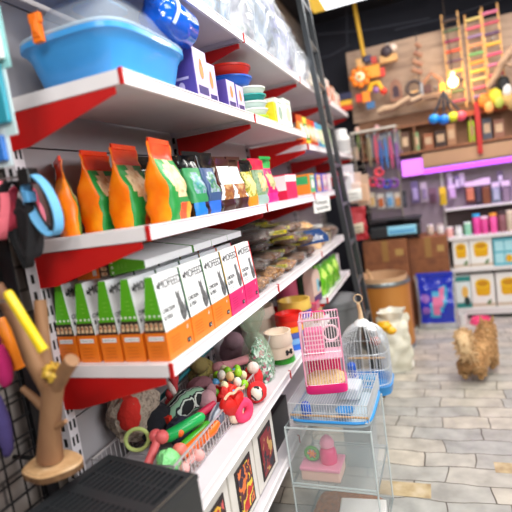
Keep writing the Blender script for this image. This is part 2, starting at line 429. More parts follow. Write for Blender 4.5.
for ci in range(5):
    for ri in range(5 if ci == 0 else 4 if ci < 4 else 3):
        lab = NEARL[ri] if ci == 0 else FRONTL[ci] if ri == 0 else 'white wedge-topped carton, %s file from the near end, %s' % (coln[ci], rown[ri])
        put_carton(rowx[ri]+R.uniform(-.002, .002), coly[ci], lab, ci >= 3)
# cartons lying on top, feet to the wall
LAYL = ['nearest carton lying flat on the standing ones, green end facing the camera', 'second flat-lying carton on top of the row', 'third flat-lying carton on top of the row', 'fourth flat-lying carton on top of the row', 'farthest flat-lying carton on top, next to the dark bags']
for i in range(5):
    put_carton(-.965, 1.135+.145*i, LAYL[i], False, (0, PI/2-.012, R.uniform(-.02, .02)), TC+BH+.036)
# ================================================================== shelf B: bags of pet food
OBAG = MN(['#f58a05', '#ee6f00', '#f79a12'], 9, .28); OTOP = M('#ee3a08', .3); GRN = M('#1f8f3c', .35); KIB = MN(['#c99a5e', '#efd9ae', '#a8743f'], 30, .5, .3)
def orange_f(side, u, t):
    if side == 'F':
        if t > .83: return 1
        if t < .2 and u > -.15: return 3 if u < .4 else 4
        if (u+.05)**2/.45+(t-.52)**2/.055 < 1: return 5
        return 2 if t < .78 else 1
    if side == 'B': return 1 if t > .8 else 0
    return 1 if t > .9 and abs(u) < .9 else 0
ob = [OBAG, OTOP, GRN, M('#f0521a', .35), M('#f7a71e', .35), KIB]
obl = ['orange pet food bag with green front and biscuit picture, nearest the aisle', 'second orange pet food bag from the aisle', 'third orange pet food bag from the aisle, its gusset catching the light', 'orange pet food bag closest to the wall post']
for i, (x, y, rz, h) in enumerate(((-.75, 1.275, .1, .238), (-.868, 1.262, .08, .24), (-.972, 1.25, .08, .238), (-1.005, 1.12, .85, .215))):
    mb = packet(.16, .105 if i < 3 else .06, h, orange_f, seed=i, crinkle=.008, flat=.86)
    t = T('pet_food_bag', obl[i], 'pet food bag', (x, y, TB), rz, 'orange pet food bags')
    P('pouch', mb, ob, t, True)
    tp = MB(); tp.box((-.0035, -.07, h-.004), (.0035, .07, h+.012)); P('top_seal', tp, OTOP, t, bev=.001, label='red sealed strip along the top')
for i in range(3):
    mb = packet(.145, .085, .205, orange_f, seed=20+i, crinkle=.008)
    S('pet_food_bag', ['orange bag with red top, behind the nearest orange bag', 'orange bag with red top, behind the second orange bag', 'orange bag with red top in the corner by the post, behind the collars'][i], 'pet food bag', mb, ob, ((-.83, -.93, -1.01)[i], 1.46 if i < 2 else 1.42, TB), .06, 'orange pet food bags', True)
BLK = M('#15171a', .16); SIL = M('#8f979e', .25, .5); BLUE = M('#1677c8', .3)
def blue_f(side, u, t):
    if t > .8: return 0
    if side in 'FL':
        if t < .25: return 1 if side == 'F' and u < .1 else 0
        if (u-.1)**2/.5+(t-.52)**2/.04 < 1: return 2
        return 3
    return 0
def white_f(side, u, t):
    if side == 'F':
        if t > .84: return 0
        if t > .5: return 1 if abs(u) < .85 else 0
        if t < .2: return 0
        if u**2/.55+(t-.38)**2/.05 < 1: return 2
        return 1
    return 0 if side != 'L' else 3
def mk_f(top, mid, spot, low):
    def f(side, u, t):
        if t > .8: return 0
        if side in 'FL':
            if t < .2: return 3
            return 2 if (u-.1)**2/.5+(t-.5)**2/.04 < 1 else 1
        return 1
    return f
BF = MN(['#2f78a8', '#1d8a6a', '#8fa9b5', '#3b4c86'], 40, .35)
BF2 = MN(['#214d8f', '#2d7a3c', '#9fb0c4', '#5d4b86'], 40, .35)
WB = [M('#3a1a14', .3), M('#e9eef0', .35), MN(['#c48a4d', '#8a4a24', '#e2bb86'], 26, .4), M('#5a2214', .3)]
specs = [
 (1.42, .10, .205, 'blue and green foil packet with silver picture, next to the orange bag', blue_f, [BLK, BLUE, BF, M('#2a8a50', .35)]),
 (1.525, .10, .205, 'dark blue and purple foil packet, second past the orange bag', blue_f, [BLK, M('#2b6ad0', .3), BF2, M('#35507c', .35)]),
 (1.637, .108, .195, 'dark packet with white front and a brown dog on it, nearer of two', white_f, WB),
 (1.787, .118, .2, 'dark packet with white front and a brown dog on it, farther of two', white_f, WB),
 (1.915, .09, .19, 'yellow patterned treat packet with red foot', mk_f(0, 0, 0, 0), [BLK, MN(['#f0c01e', '#7d8a2a', '#f2e08a', '#3d3a1a'], 50, .4), M('#e7d58a', .4), M('#e08a14', .4)]),
 (2.035, .125, .2, 'green treat packet with bright red top', mk_f(0, 0, 0, 0), [M('#dc2346', .35), MN(['#5b8f3a', '#8fa58a', '#2d5c2c'], 35, .4), MN(['#c9a24a', '#e8d8b0'], 30, .4), M('#9fb8b0', .4)]),
 (2.2, .13, .215, 'pink treat packet with a green top corner', mk_f(0, 0, 0, 0), [M('#17a04a', .35), M('#e0186c', .3), MN(['#7a8a4a', '#d8c890', '#55603a'], 30, .4), M('#ef2a86', .3)]),
]
for i, (y, w_, h, lab, fn, mt) in enumerate(specs):
    t = T('treat_packet', lab, 'pet food packet', (-.725, y, TB), -.12, 'pet food packets on the second shelf')
    P('pouch', packet(w_, .06, h, fn, seed=40+i, flat=.9, crinkle=.009, lean=.015*((i % 3)-1)), mt, t, True)
    sl = MB(); sl.box((-.0025, -w_/2+.003, h-.003), (.0025, w_/2-.003, h+.01)); P('top_seal', sl, mt[0], t)
    for k in (1, 2):
        S('treat_packet', '%s packet %s the aisle-front packet of the same print' % (['blue-green foil', 'dark blue foil', 'nearer white dog', 'farther white dog', 'yellow patterned', 'red-topped green', 'pink green-cornered'][i], ['directly behind', 'two places behind'][k-1]), 'pet food packet',
          packet(w_*.95, .055, h*(1+.06*k), fn, seed=60+i+9*k), mt, (-.725-.095*k, y+.02, TB), R.uniform(-.15, .1), 'pet food packets on the second shelf', True)
# red and white small carton, lying packets further along
t = T('treat_box', 'small crimson and white treat box at the far end of the second shelf', 'treat box', (-.74, 2.5, TB), -.05)
P('carton', MB().box((-.05, -.09, 0), (.05, .09, .135)), M('#d81e48', .4), t, bev=.002)
q = MB(); q.box((.0502, -.09, .095), (.051, .09, .13)); q.box((-.05, -.0915, .05), (.05, -.0902, .128)); P('label_band', q, CARD, t)
for i, (x, y, c1, c2, lb) in enumerate(((-.8, 2.42, '#e8e4e6', '#f3a6b8', 'pale pink and white treat box behind the crimson one'), (-.9, 2.55, '#f08a2a', '#2d5fd0', 'orange and blue treat box at the back of the second shelf'))):
    t = T('treat_box', lb, 'treat box', (x-.06, y, TB), .1)
    P('carton', MB().box((-.04, -.07, 0), (.04, .07, .15)), M(c1, .4), t, bev=.002); P('label_band', MB().box((.0402, -.06, .03), (.041, .06, .08)), M(c2, .4), t)
# ================================================================== shelf C beyond the cartons: clear bags of brown treats
TREAT = MN(['#2e1a0d', '#6e4220', '#472813', '#8e6232'], 55, .35, .7); TAN = MN(['#8a5628', '#b5844c', '#68401c', '#9c6a36'], 60, .3, .6); DARKT = MN(['#20140f', '#442d22', '#180f0b'], 50, .3, .6)
FILM = MG('#ffffff', .07, .1); YEL = MN(['#e8c916', '#8a8a1a', '#f5e26a'], 60, .35); GUM = MN(['#c99055', '#e5c08a'], 40, .4, .5)
def treatbag(x, y, z, L_, W_, H_, mat, lab, rz=0, tilt=0, seed=0, grp='clear bags of treats', lbl=None):
    t = T('treat_bag', lab, 'bag of treats', (x, y, z+.006), rz, grp); t.rotation_euler = (tilt, 0, rz)
    P('contents', pillow(L_*.93, W_*.93, H_*.94, seed=seed, jit=.3), mat, t, True)
    f = pillow(L_, W_, H_*1.05, seed=seed+1, jit=.45, n=26, k=18)
    for s in (-1, 1): f.box((-W_*.42, s*L_*.5-.006, H_*.45), (W_*.42, s*L_*.5+.006, H_*.47))
    P('clear_film', f, FILM, t, True)
    if lbl:
        q = MB(); q.disc((0, 0, H_*1.02), (1, 0, 0), (0, 1, 0), W_*.3, L_*.2, 0); q.box((-W_*.46, -L_*.49, H_*.45), (W_*.46, -L_*.36, H_*.72)); P('paper_label', q, lbl, t, label='yellow paper label')
    return t
tb = [(-.755, 1.86, 0, .2, .15, .055, TAN, 'clear bag of pale brown sticks lying at the shelf edge, beside the pink cartons'),
 (-.76, 2.08, 0, .2, .16, .06, TAN, 'clear bag of tan chews at the shelf edge, second past the cartons'),
 (-.76, 2.31, 0, .2, .16, .06, TAN, 'clear bag of tan chews at the shelf edge, in front of the yellow packs'),
 (-.76, 2.54, 0, .2, .16, .06, TREAT, 'clear bag of reddish brown treats at the shelf edge, before the blue sign'),
 (-.76, 2.78, 0, .2, .16, .06, TREAT, 'clear bag of brown treats at the shelf edge, below the blue sign'),
 (-.92, 1.92, 0, .24, .16, .07, DARKT, 'dark brown treat bag at the back, next to the flat cartons'),
 (-.93, 2.2, 0, .26, .18, .07, DARKT, 'dark brown treat bag at the back, second past the cartons'),
 (-.93, 2.5, 0, .26, .18, .07, TREAT, 'brown treat bag at the back, third past the cartons'),
 (-.78, 1.97, .063, .2, .15, .055, DARKT, 'dark treat bag stacked second layer, nearest one'),
 (-.8, 2.2, .066, .2, .16, .055, TREAT, 'brown treat bag in the second layer behind the pale sticks'),
 (-.8, 2.43, .066, .2, .16, .055, TREAT, 'brown treat bag with yellow label, second layer, nearer one'),
 (-.8, 2.66, .066, .2, .16, .055, TREAT, 'brown treat bag with yellow label, second layer, farther one'),
 (-.95, 1.95, .08, .24, .18, .06, DARKT, 'dark treat bag on top at the back, nearest the flat cartons'),
 (-.95, 2.22, .08, .24, .18, .06, DARKT, 'dark treat bag on top at the back, middle one'),
 (-.95, 2.5, .08, .24, .18, .06, DARKT, 'dark treat bag on top at the back, farthest one'),
 (-.84, 2.15, .128, .2, .15, .05, DARKT, 'dark treat bag topmost of the pile, nearer one'),
 (-.84, 2.38, .128, .2, .15, .05, TREAT, 'brown treat bag topmost of the pile with yellow label, nearer one'),
 (-.84, 2.61, .128, .2, .15, .05, TREAT, 'brown treat bag topmost of the pile with yellow label, farther one'),
 (-.95, 2.78, .0, .22, .2, .09, GUM, 'bag of orange biscuits at the back, behind the blue sign'),
 (-.93, 2.78, .097, .2, .18, .07, GUM, 'bag of orange biscuits on top, behind the blue sign')]
for i, (x, y, dz, l_, w_, h_, mt, lab) in enumerate(tb):
    treatbag(x, y, TC+dz, l_, w_, h_, mt, lab, R.uniform(-.2, .2), 0, i, lbl=YEL if 'yellow label' in lab or 'yellow packs' in lab else None)
extra = [(-.96, 1.97, .145, DARKT, 'dark bag third layer at the back, next to the flat cartons'), (-.96, 2.22, .145, DARKT, 'dark bag third layer at the back, second past the cartons'), (-.96, 2.47, .145, TREAT, 'brown bag third layer at the back, third past the cartons'),
 (-.93, 2.02, .205, DARKT, 'dark bag topmost at the back, nearest the flat cartons'), (-.93, 2.28, .205, DARKT, 'dark bag topmost at the back, middle of the heap'), (-.93, 2.54, .2, TREAT, 'brown bag with yellow label topmost at the back'),
 (-.79, 2.04, .185, DARKT, 'dark bag high on the front of the heap, beside the pink cartons'), (-.77, 2.27, .18, TREAT, 'brown bag with yellow label high on the front of the heap, nearer one'), (-.77, 2.5, .175, TREAT, 'brown bag with yellow label high on the front of the heap, farther one'),
 (-.76, 2.42, .12, TREAT, 'brown bag with yellow label bulging from the middle of the heap'), (-.735, 2.66, .085, TREAT, 'brown bag with yellow label just left of the blue sign'), (-.8, 2.85, .15, GUM, 'small bag of orange biscuits sticking up behind the blue sign')]
for i, (x, y, dz, mt, lab) in enumerate(extra):
    treatbag(x, y, TC+dz, .23, .17, .062, mt, lab, R.uniform(-.35, .35), R.uniform(-.1, .1), 70+i, lbl=YEL if 'yellow label' in lab else None)
# blue six-sided shelf sign
t = T('shelf_sign', 'dark blue angular shelf sign with white brand lettering, among the brown treat bags', 'sign', (-.66, 2.72, TC+.08), -.75)
pl = [(-.11, 0), (.11, 0), (.105, .035), (.05, .085), (-.06, .085), (-.11, .03)]
q = MB(); q.prism([(p[0], p[1]) for p in pl], 'x', -.002, .002, 0); P('board', q, M('#173f78', .4), t)
q = MB(); q.text('Felix', .058, (.0026, .01, .035), (0, 1, 0), (0, .1, 1), 0, 1.1); P('lettering', q, WTXT, t, label='white lettering')
# tall clear bag and jar at the end of the third shelf
def jar(x, y, z, r, h, cont, lab, lid='#e8e6e2', cat='jar'):
    t = T('treat_jar', lab, cat, (x, y, z))
    P('contents', MB().lathe([(r*.93, .004), (r*.95, h*.75)], n=20), cont, t, True)
    P('clear_wall', MB().lathe([(r, 0), (r, h*.85), (r*.9, h*.9)], n=20, cap=False), FILM, t, True)
    P('lid', MB().lathe([(r*.92, h*.88), (r*.95, h*.89), (r*.95, h), (r*.9, h*1.01)], n=20), M(lid, .4), t, True)
jar(-.75, 3.1, TC, .05, .13, GUM, 'clear jar of orange biscuits on the third shelf by the ladder')
jar(-.76, 3.24, TC, .05, .15, TAN, 'clear jar of tan chews just left of the ladder')
jar(-.87, 3.1, TC, .05, .15, DARKT, 'clear jar of dark treats at the back, near the ladder')
t = T('price_card', 'white card with black handwriting hanging from the shelf left of the ladder', 'price card', (-.655, 3.05, 1.40), -.3)
P('card', MB().box((-.001, -.11, -.05), (.001, .11, .045)), M('#ecebe8', .5), t)
q = MB()
for k in range(2): q.tube([(.0025, -.08+j*.012, .012-.035*k+.012*math.sin(j*1.9+k)) for j in range(14)], .003, 4)
P('handwriting', q, INK, t)
t = T('steel_bowl', 'small shiny steel bowl at the end of the third shelf, under the white card', 'bowl', (-.74, 3.38, TC)); P('bowl', MB().lathe([(.05, 0), (.075, .07), (.085, .085), (.08, .085), (.045, .01)], n=28, cap=False), M('#c9c4bc', .2, .95), t, True); P('base_ring', MB().lathe([(.052, 0), (.05, .012)], n=24), M('#aaa49c', .3, .9), t, True)
for i, (y, mt) in enumerate(((3.52, TAN), (3.7, TREAT))):
    treatbag(-.8, y, TC, .18, .2, .1, mt, ['clear bag of tan treats behind the ladder', 'clear bag of brown treats beyond the ladder'][i], .1, 0, 50+i)
# ================================================================== shelf A
# litter tray with clear lid
BLT = M('#3f9ee6', .3, coat=.3); BLD = M('#2b86d8', .3); CLR = MG('#dfeaf2', .3, .06); ORC = M('#ff7a10', .35)
def sup(a, b, e, n=40):
    r = []
    for i in range(n):
        p = 2*PI*(i+.5)/n; c, s = math.cos(p), math.sin(p)
        r.append((a*math.copysign(abs(c)**e, c), b*math.copysign(abs(s)**e, s)))
    return r
def stackrings(prof, e=.45, n=40): return [[(x, y, z) for x, y in sup(a, b, e, n)] for a, b, z in prof]
t = T('litter_tray', 'large blue plastic litter tray with a clear domed lid on the upper shelf', 'litter tray', (-.855, 1.25, TA), 0)
P('tray', MB().rings(stackrings([(.13, .165, 0), (.137, .172, .004), (.16, .2, .10), (.172, .212, .12), (.178, .218, .122), (.178, .218, .136), (.168, .208, .137), (.15, .19, .10), (.125, .16, .012)]), 0), BLT, t, True)
P('lid', MB().rings(stackrings([(.176, .216, .138), (.17, .21, .146), (.14, .17, .205), (.11, .13, .245), (.08, .09, .252), (.005, .005, .254)], .5), 0, False), CLR, t, True)
P('lid_rim', MB().tube([(x, y, .142) for x, y in sup(.174, .214, .45)], .005, 6, 0, True), MG('#cfe6f6', .6, .1), t, True)
lp = MB(); lp.rings(stackrings([(.06, .07, .254), (.06, .07, .262), (.055, .065, .264)], .4)); P('carry_handle', lp, M('#7fb9e8', .35), t, True)
cl = MB(); cl.box((-.058, -.236, .118), (-.028, -.221, .135)); cl.box((-.055, -.239, .13), (-.031, -.219, .185)); cl.box((-.061, -.236, .165), (-.025, -.222, .19)); cl.box((-.05, -.242, .14), (-.036, -.238, .17)); P('clip', cl, ORC, t, bev=.003, label='orange lid clip')
# blue bottle lying on it, lobed base to the camera
t = T('water_bottle', 'shiny blue ribbed plastic bottle lying under the top shelf, above the litter tray', 'bottle', (-.715, 1.385, 2.085), 0)
mb = MB(); rs = []
for y, r, lb in ((-.082, .02, .0), (-.085, .034, .3), (-.075, .055, .22), (-.05, .065, .12), (-.03, .066, .02), (.0, .064, 0), (.01, .067, 0), (.06, .067, 0), (.065, .063, 0), (.1, .064, 0), (.13, .045, 0), (.15, .018, 0), (.17, .018, 0)):
    rs.append([(r*(1-lb*(.5+.5*math.cos(5*2*PI*i/40)))*math.cos(2*PI*i/40), y, r*(1-lb*(.5+.5*math.cos(5*2*PI*i/40)))*math.sin(2*PI*i/40)) for i in range(40)])
P('bottle_body', mb.rings(rs), M('#0f5fd8', .12, coat=.6), t, True)
P('neck_ring', MB().torus((0, .155, 0), .019, .004, 'y'), M('#cfe2f8', .3), t, True)
sw = MB(); sw.tube([(.069*math.cos(a), -.045+.02*math.sin(a*2), .069*math.sin(a)) for a in [k*.16-.6 for k in range(12)]], .006, 6); P('white_swirl', sw, M('#cfe4ff', .3), t, True, label='pale swirl on the blue bottle')
# purple cartons
PUR = M('#57479a', .35); LIL = M('#cdbfe8', .35); PURD = M('#3a2f70', .4); AMB = M('#d88a4a', .4)
def purple(x, y, w, d, h, lab, face=LIL):
    t = T('pet_care_carton', lab, 'carton', (x, y, TA), R.uniform(-.03, .03), 'purple cartons')
    P('carton', MB().box((-d/2, -w/2, 0), (d/2, w/2, h)), PUR, t, bev=.002)
    f = MB(); e = .0008
    f.poly([(-w/2+.002, .001), (w/2-.002, .001), (w/2-.002, h-.001), (-w/2+.002, h-.001)], (d/2+e, 0, 0), (0, 1, 0), (0, 0, 1), 0)
    f.disc((d/2+2*e, 0, h*.6), (0, 1, 0), (0, 0, 1), w*.16, h*.17, 1); f.disc((d/2+2*e, 0, h*.76), (0, 1, 0), (0, 0, 1), w*.1, h*.07, 1)
    f.poly([(-w*.36, 0), (w*.36, 0), (w*.36, h*.16), (-w*.36, h*.16)], (d/2+2*e, 0, h*.14), (0, 1, 0), (0, 0, 1), 2)
    P('front_print', f, [face, AMB, PURD], t, label='lilac printed front')
    s = MB()
    s.poly([(-d*.25, 0), (d*.25, 0), (d*.25, h*.05), (-d*.25, h*.05)], (0, -w/2-e, h*.42), (1, 0, 0), (0, 0, 1), 0)
    s.disc((-.005, -w/2-e, h*.28), (1, 0, 0), (0, 0, 1), d*.12, h*.1, 0)
    P('side_print', s, LIL, t)
purple(-.745, 1.545, .11, .1, .178, 'tall purple carton with lilac front, beside the blue litter tray')
purple(-.77, 1.68, .09, .1, .165, 'tall lilac-fronted carton half hidden behind the small purple one')
purple(-.77, 1.80, .085, .155, .118, 'small square purple carton in front, nearer of the two low ones')
purple(-.755, 1.895, .08, .125, .115, 'small lilac-fronted carton, farther of the two low ones')
purple(-.88, 1.6, .11, .1, .15, 'purple carton at the back behind the tall purple carton', M('#8a7fc0', .4))
# stack of plastic tubs
def tub(x, y, z, r, h, col, lab, grp, rim=None):
    t = T('plastic_tub', lab, 'tub', (x, y, z), 0, grp)
    P('bowl', MB().lathe([(r*.78, 0), (r*.82, .003), (r*.95, h*.8), (r*.93, h*.82), (r*.76, .006)], n=28, cap=True), M(col, .35), t, True)
    P('rim', MB().lathe([(r*.95, h*.78), (r, h*.8), (r, h*.985), (r*.95, h*.99), (r*.93, h*.8)], n=28, cap=False), M(rim or col, .35), t, True)
for k, (c, rm, lb) in enumerate((('#a8d020', '#b8dc2a', 'lime green plastic tub at the bottom of the colourful stack'), ('#dfe8e0', '#eef2ec', 'white tub just above the lime green one'), ('#cfe4dc', '#e4efe8', 'pale mint tub in the middle of the colourful stack'), ('#148c88', '#1aa09a', 'teal tub in the colourful stack'), ('#e4eee0', '#f2f5ec', 'cream white tub topmost of the narrow colourful stack'))):
    tub(-.785, 2.24, TA+.034*k, .095, .034, c, lb, 'stack of small tubs', rm)
for k, (c, lb) in enumerate((('#c8cdd4', 'grey wide basin at the bottom of the back stack'), ('#e0e2e6', 'white wide basin in the middle of the back stack'), ('#e9eaf0', 'white wide basin under the blue basin'), ('#1d62cf', 'blue wide basin under the red one'), ('#ee3526', 'bright red wide basin topmost of the back stack'))):
    tub((-.95, -.95, -.95, -.85, -.85)[k], (2.05, 2.05, 2.05, 2.16, 2.16)[k], TA+(0, .058, .116, .1745, .2155)[k], .1 if k < 3 else .125, (.058, .058, .058, .04, .05)[k], c, lb, 'stack of wide basins')
def simple_box(x, y, z, d, w, h, col, fcol, lab, cat='carton', grp=None, txt=None, spot=None, rz=0, name='product_carton'):
    t = T(name, lab, cat, (x, y, z), rz, grp)
    P('carton', MB().box((-d/2, -w/2, 0), (d/2, w/2, h)), M(col, .4), t, bev=.0015)
    f = MB(); e = .0008
    f.poly([(-w*.44, h*.06), (w*.44, h*.06), (w*.44, h*.94), (-w*.44, h*.94)], (d/2+e, 0, 0), (0, 1, 0), (0, 0, 1), 0)
    f.poly([(-d*.4, h*.5), (d*.4, h*.5), (d*.4, h*.9), (-d*.4, h*.9)], (0, -w/2-e, 0), (1, 0, 0), (0, 0, 1), 0)
    if spot:
        f.disc((d/2+2*e, 0, h*.5), (0, 1, 0), (0, 0, 1), w*.28, h*.25, 1); f.poly([(-w*.3, 0), (w*.3, 0), (w*.3, h*.07), (-w*.3, h*.07)], (d/2+2*e, 0, h*.82), (0, 1, 0), (0, 0, 1), 1)
    P('print', f, [M(fcol, .4), M(spot or fcol, .4)], t)
    return t
simple_box(-.715, 2.38, TA, .05, .05, .115, '#e8d41e', '#f0dc2c', 'slim yellow carton between the tub stack and the white cartons', spot='#c9b010')
simple_box(-.745, 2.5, TA, .09, .14, .15, '#eef2f0', '#f4f7f4', 'nearer white carton with grey print on the upper shelf', spot='#8aa89a')
simple_box(-.745, 2.66, TA, .09, .14, .17, '#e6efe2', '#f2f6ee', 'farther white carton with pale green print on the upper shelf', spot='#b8d4a8')
simple_box(-.87, 2.48, TA, .08, .12, .19, '#4a8ed0', '#c8dcf0', 'blue and white carton at the back behind the slim yellow one', spot='#5c9ad8')
TA3 = 1.77+.0176
ac = [(3.02, '#c04a1a', '#e8862a'), (3.14, '#d8c83a', '#3f8a3a'), (3.26, '#e2561c', '#f0a03a'), (3.38, '#e03c1e', '#f6c09a'), (3.5, '#3f9ed8', '#bfe0e8'), (3.63, '#4cb0cc', '#cfe6b0')]
for i, (y, c1, c2) in enumerate(ac):
    S('snack_packet', '%s snack packet in the row by the ladder on the upper shelf' % ['brown and orange', 'yellow-green', 'bright orange and gold', 'red and peach', 'sky blue', 'aqua and lime'][i], 'packet',
      packet(.11, .05, .2, mk_f(0, 0, 0, 0), seed=90+i), [M(c1, .35), M(c2, .35), M('#efe6cf', .4), M(c1, .35)], (-.73, y, TA3), -.1, 'snack packets by the ladder', True)
for i, (y, c1, lb) in enumerate(((4.0, '#b9d6a6', 'pale green carton just right of the ladder, upper shelf'), (4.16, '#dfe8d4', 'whitish green carton second right of the ladder'))):
    simple_box(-.74, y, TA3, .06, .1, .2, c1, '#e8efe0', lb)
t = T('white_canister', 'white canister with grey front at the far end of the upper shelf', 'canister', (-.72, 4.55, TA3))
P('body', MB().lathe([(.08, 0), (.085, .01), (.085, .15), (.06, .19)], n=20), M('#dcdad8', .4), t, True); P('lid', MB().lathe([(.06, .188), (.062, .23), (.03, .24)], n=20), M('#f4f4f4', .35), t, True)
P('label', MB().lathe([(.0865, .02), (.0865, .13)], n=20, cap=False), M('#a9a6a6', .5), t, True, label='grey label')
# ================================================================== top shelf: big clear bags
BAGF = MG('#dfe8f2', .22, .1)
zl = [(1.72, .36, '#4f86b8', '#8aa0b4', 'big clear plastic bag of pale blue pet bedding, nearest on the top shelf'), (2.02, .3, '#74866c', '#9c9aa6', 'clear plastic bag of greenish white stuff, second on the top shelf'),
      (2.34, .36, '#8a94a4', '#6c7e98', 'clear plastic bag of white wadding, third on the top shelf'), (2.72, .38, '#b4bad8', '#8a86b8', 'tall bright white filled bag, fourth on the top shelf'), (3.12, .26, '#d8c8b0', '#b8b4bc', 'clear bag of beige chews just left of the ladder, top shelf')]
for i, (y, h, c1, c2, lb) in enumerate(zl):
    t = T('bedding_bag', lb, 'plastic bag', (-.745, y, TZ), R.uniform(-.1, .1), 'big bags on the top shelf')
    P('filling', packet(.27, .15, h*1.2, lambda s, u, tt: 0, seed=110+i, crinkle=.03), MN([c1, '#59636f', c2, '#c4cad2', c1], 9, .5, .6), t, True)
    P('plastic_bag', packet(.3, .2, h*1.35, lambda s, u, tt: 0, seed=120+i, crinkle=.02), BAGF, t, True)
for i, (y, h, c1) in enumerate(((3.45, .2, '#c9a06a'), (3.7, .24, '#c0b8b8'))):
    t = T('bedding_bag', ['small bag of tan chews behind the ladder, top shelf', 'small grey bag beyond the ladder, top shelf'][i], 'plastic bag', (-.74, y, TZ), .1, 'big bags on the top shelf')
    P('filling', packet(.2, .14, h*.9, lambda s, u, tt: 0, seed=130+i, crinkle=.02), MN([c1, '#e8dcc8', c1], 20, .5, .5), t, True)
    P('plastic_bag', packet(.22, .17, h, lambda s, u, tt: 0, seed=140+i, crinkle=.02), BAGF, t, True)
for i, (y, c1) in enumerate(((4.05, '#d8d4d0'), (4.3, '#b8724a'), (4.55, '#e0d8c8'))):
    simple_box(-.76, y, TZ, .12, .16, .2-.02*i, c1, '#e9e2da', ['whitish carton on the top shelf past the ladder', 'brown and white carton on the top shelf past the ladder', 'cream carton at the far end of the top shelf'][i], spot='#c85a3a')
# ================================================================== lower shelf by the ladder (bay three)
TD3 = .785+.0176
GP = MN(['#6fc41e', '#4f9e14', '#a8e04a'], 16, .25)
def green_f(side, u, t): return 1 if t > .82 else (2 if side == 'F' and (u**2/.3+(t-.5)**2/.03 < 1) else 0)
for i, (y, x, h) in enumerate(((3.03, -.73, .265), (3.24, -.73, .26), (3.45, -.73, .255), (3.2, -.88, .26))):
    S('green_feed_packet', ['nearest bright green packet with black top, lower shelf left of the ladder', 'second bright green packet, lower shelf left of the ladder', 'third bright green packet, nearest the ladder', 'bright green packet at the back of the lower shelf'][i], 'packet',
      packet(.17, .09, h, green_f, seed=150+i, crinkle=.01), [GP, M('#14201a', .35), M('#c8ee6a', .3)], (x, y, TD3), -.15, 'bright green packets', True)
t = T('pet_shampoo_box', 'beige arch-topped box with purple foot and dark disc, beside the green packets', 'box', (-.735, 2.84, TD3), -.1)
pr_ = [(-.075, 0), (.075, 0), (.075, .15)]+[(.075*math.cos(a), .15+.06*math.sin(a)) for a in [k*PI/8 for k in range(1, 8)]]+[(-.075, .15)]
P('card', MB().prism(pr_, 'x', -.03, .03), M('#d6b8aa', .45), t)
q = MB(); q.box((.0302, -.074, .0), (.031, .074, .045)); P('foot_print', q, M('#4a2a62', .4), t); q = MB(); q.box((.0302, .0, .06), (.031, .045, .14)); P('blue_panel', q, M('#7fb6c4', .4), t)
q = MB(); q.disc((.0315, .06, .1), (0, 1, 0), (0, 0, 1), .022, .022); P('dark_disc', q, M('#16182c', .4), t)
# black packs in the shade under shelf C
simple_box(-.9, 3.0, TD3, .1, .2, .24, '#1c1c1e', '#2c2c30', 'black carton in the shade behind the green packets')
simple_box(-.8, 3.72, TD3, .14, .14, .16, '#d8d0d0', '#e8e2e2', 'pale carton on the lower shelf behind the ladder')
# shelf B bay three: trays and a bowl by the ladder
TB3 = 1.46+.0176
for i, (y, c1, c2, lb) in enumerate(((3.05, '#f08a2a', '#3fae6a', 'orange and green box on the shelf left of the ladder'), (3.25, '#2f5fd0', '#f09a4a', 'bright blue box on the shelf left of the ladder'), (3.45, '#3a6ad8', '#e4a0b8', 'blue and pink box close to the ladder'), (3.62, '#d8a8c0', '#efe2e6', 'pink box just behind the ladder'))):
    simple_box(-.75, y, TB3, .1, .16, .13, c1, c2, lb, spot='#f2efe8')
# ================================================================== shelf D, second bay: pet bowls
def pbowl(x, y, z, r, h, col, lab, grp='pet bowls', bone=False):
    t = T('pet_bowl', lab, 'pet bowl', (x, y, z), -.5, grp)
    P('bowl', MB().lathe([(r*.98, 0), (r, .003), (r*.93, h*.93), (r*.96, h*.95), (r*.96, h), (r*.86, h), (r*.72, h*.35), (.001, h*.33)], n=32, cap=False), M(col, .35), t, True)
    if bone:
        q = MB(); e = 1.0
        for ci, (cz, s) in enumerate(((h*.45, 1),)):
            for sg in (-1, 1):
                for dz in (-1, 1):
                    a = sg*.2; rr = r*.975
                    q.ball((rr*math.cos(a), rr*math.sin(a), cz+dz*.006), (.004, .009, .008), 0, 10, 6)
            q.tube([(r*.98*math.cos(a), r*.98*math.sin(a), cz) for a in (-.2, -.1, 0, .1, .2)], .0055, 6)
        P('bone_mark', q, INK, t, True, label='dark bone mark')
BY = 2.075
pbowl(-.735, BY+.02, TD, .06, .035, '#2fae2a', 'green pet bowl at the shelf edge, under the cream bowls')
pbowl(-.742, BY, TD+.0355, .07, .06, '#f6e2cc', 'lower cream pet bowl with a bone mark, on the green bowl', bone=True)
pbowl(-.742, BY, TD+.096, .07, .062, '#f8e6d2', 'upper cream pet bowl, on the bone-marked one', bone=False)
for k, (c, lb) in enumerate((('#2f6fd8', 'blue pet bowl at the bottom of the red-topped stack'), ('#7fb6ee', 'light blue pet bowl second from the bottom of the red-topped stack'), ('#4a62b8', 'dark blue pet bowl in the middle of the red-topped stack'), ('#f2b01c', 'amber yellow pet bowl under the red ones'), ('#e8321c', 'red pet bowl just above the amber one'), ('#e02018', 'red pet bowl topmost of its stack'))):
    pbowl(-.745, 2.3, TD+.031*k, .076, .031, c, lb)
pbowl(-.76, 2.53, TD, .08, .05, '#e8e0d0', 'cream bowl under the purple bowl stack'); pbowl(-.76, 2.53, TD+.0505, .08, .05, '#c8bca8', 'beige bowl under the purple bowl')
pbowl(-.76, 2.53, TD+.101, .082, .05, '#7a5cc0', 'purple pet bowl right behind the red stack')
pbowl(-.77, 2.51, TD+.152, .098, .055, '#e8c25a', 'wide yellow pet bowl on top of the purple one')
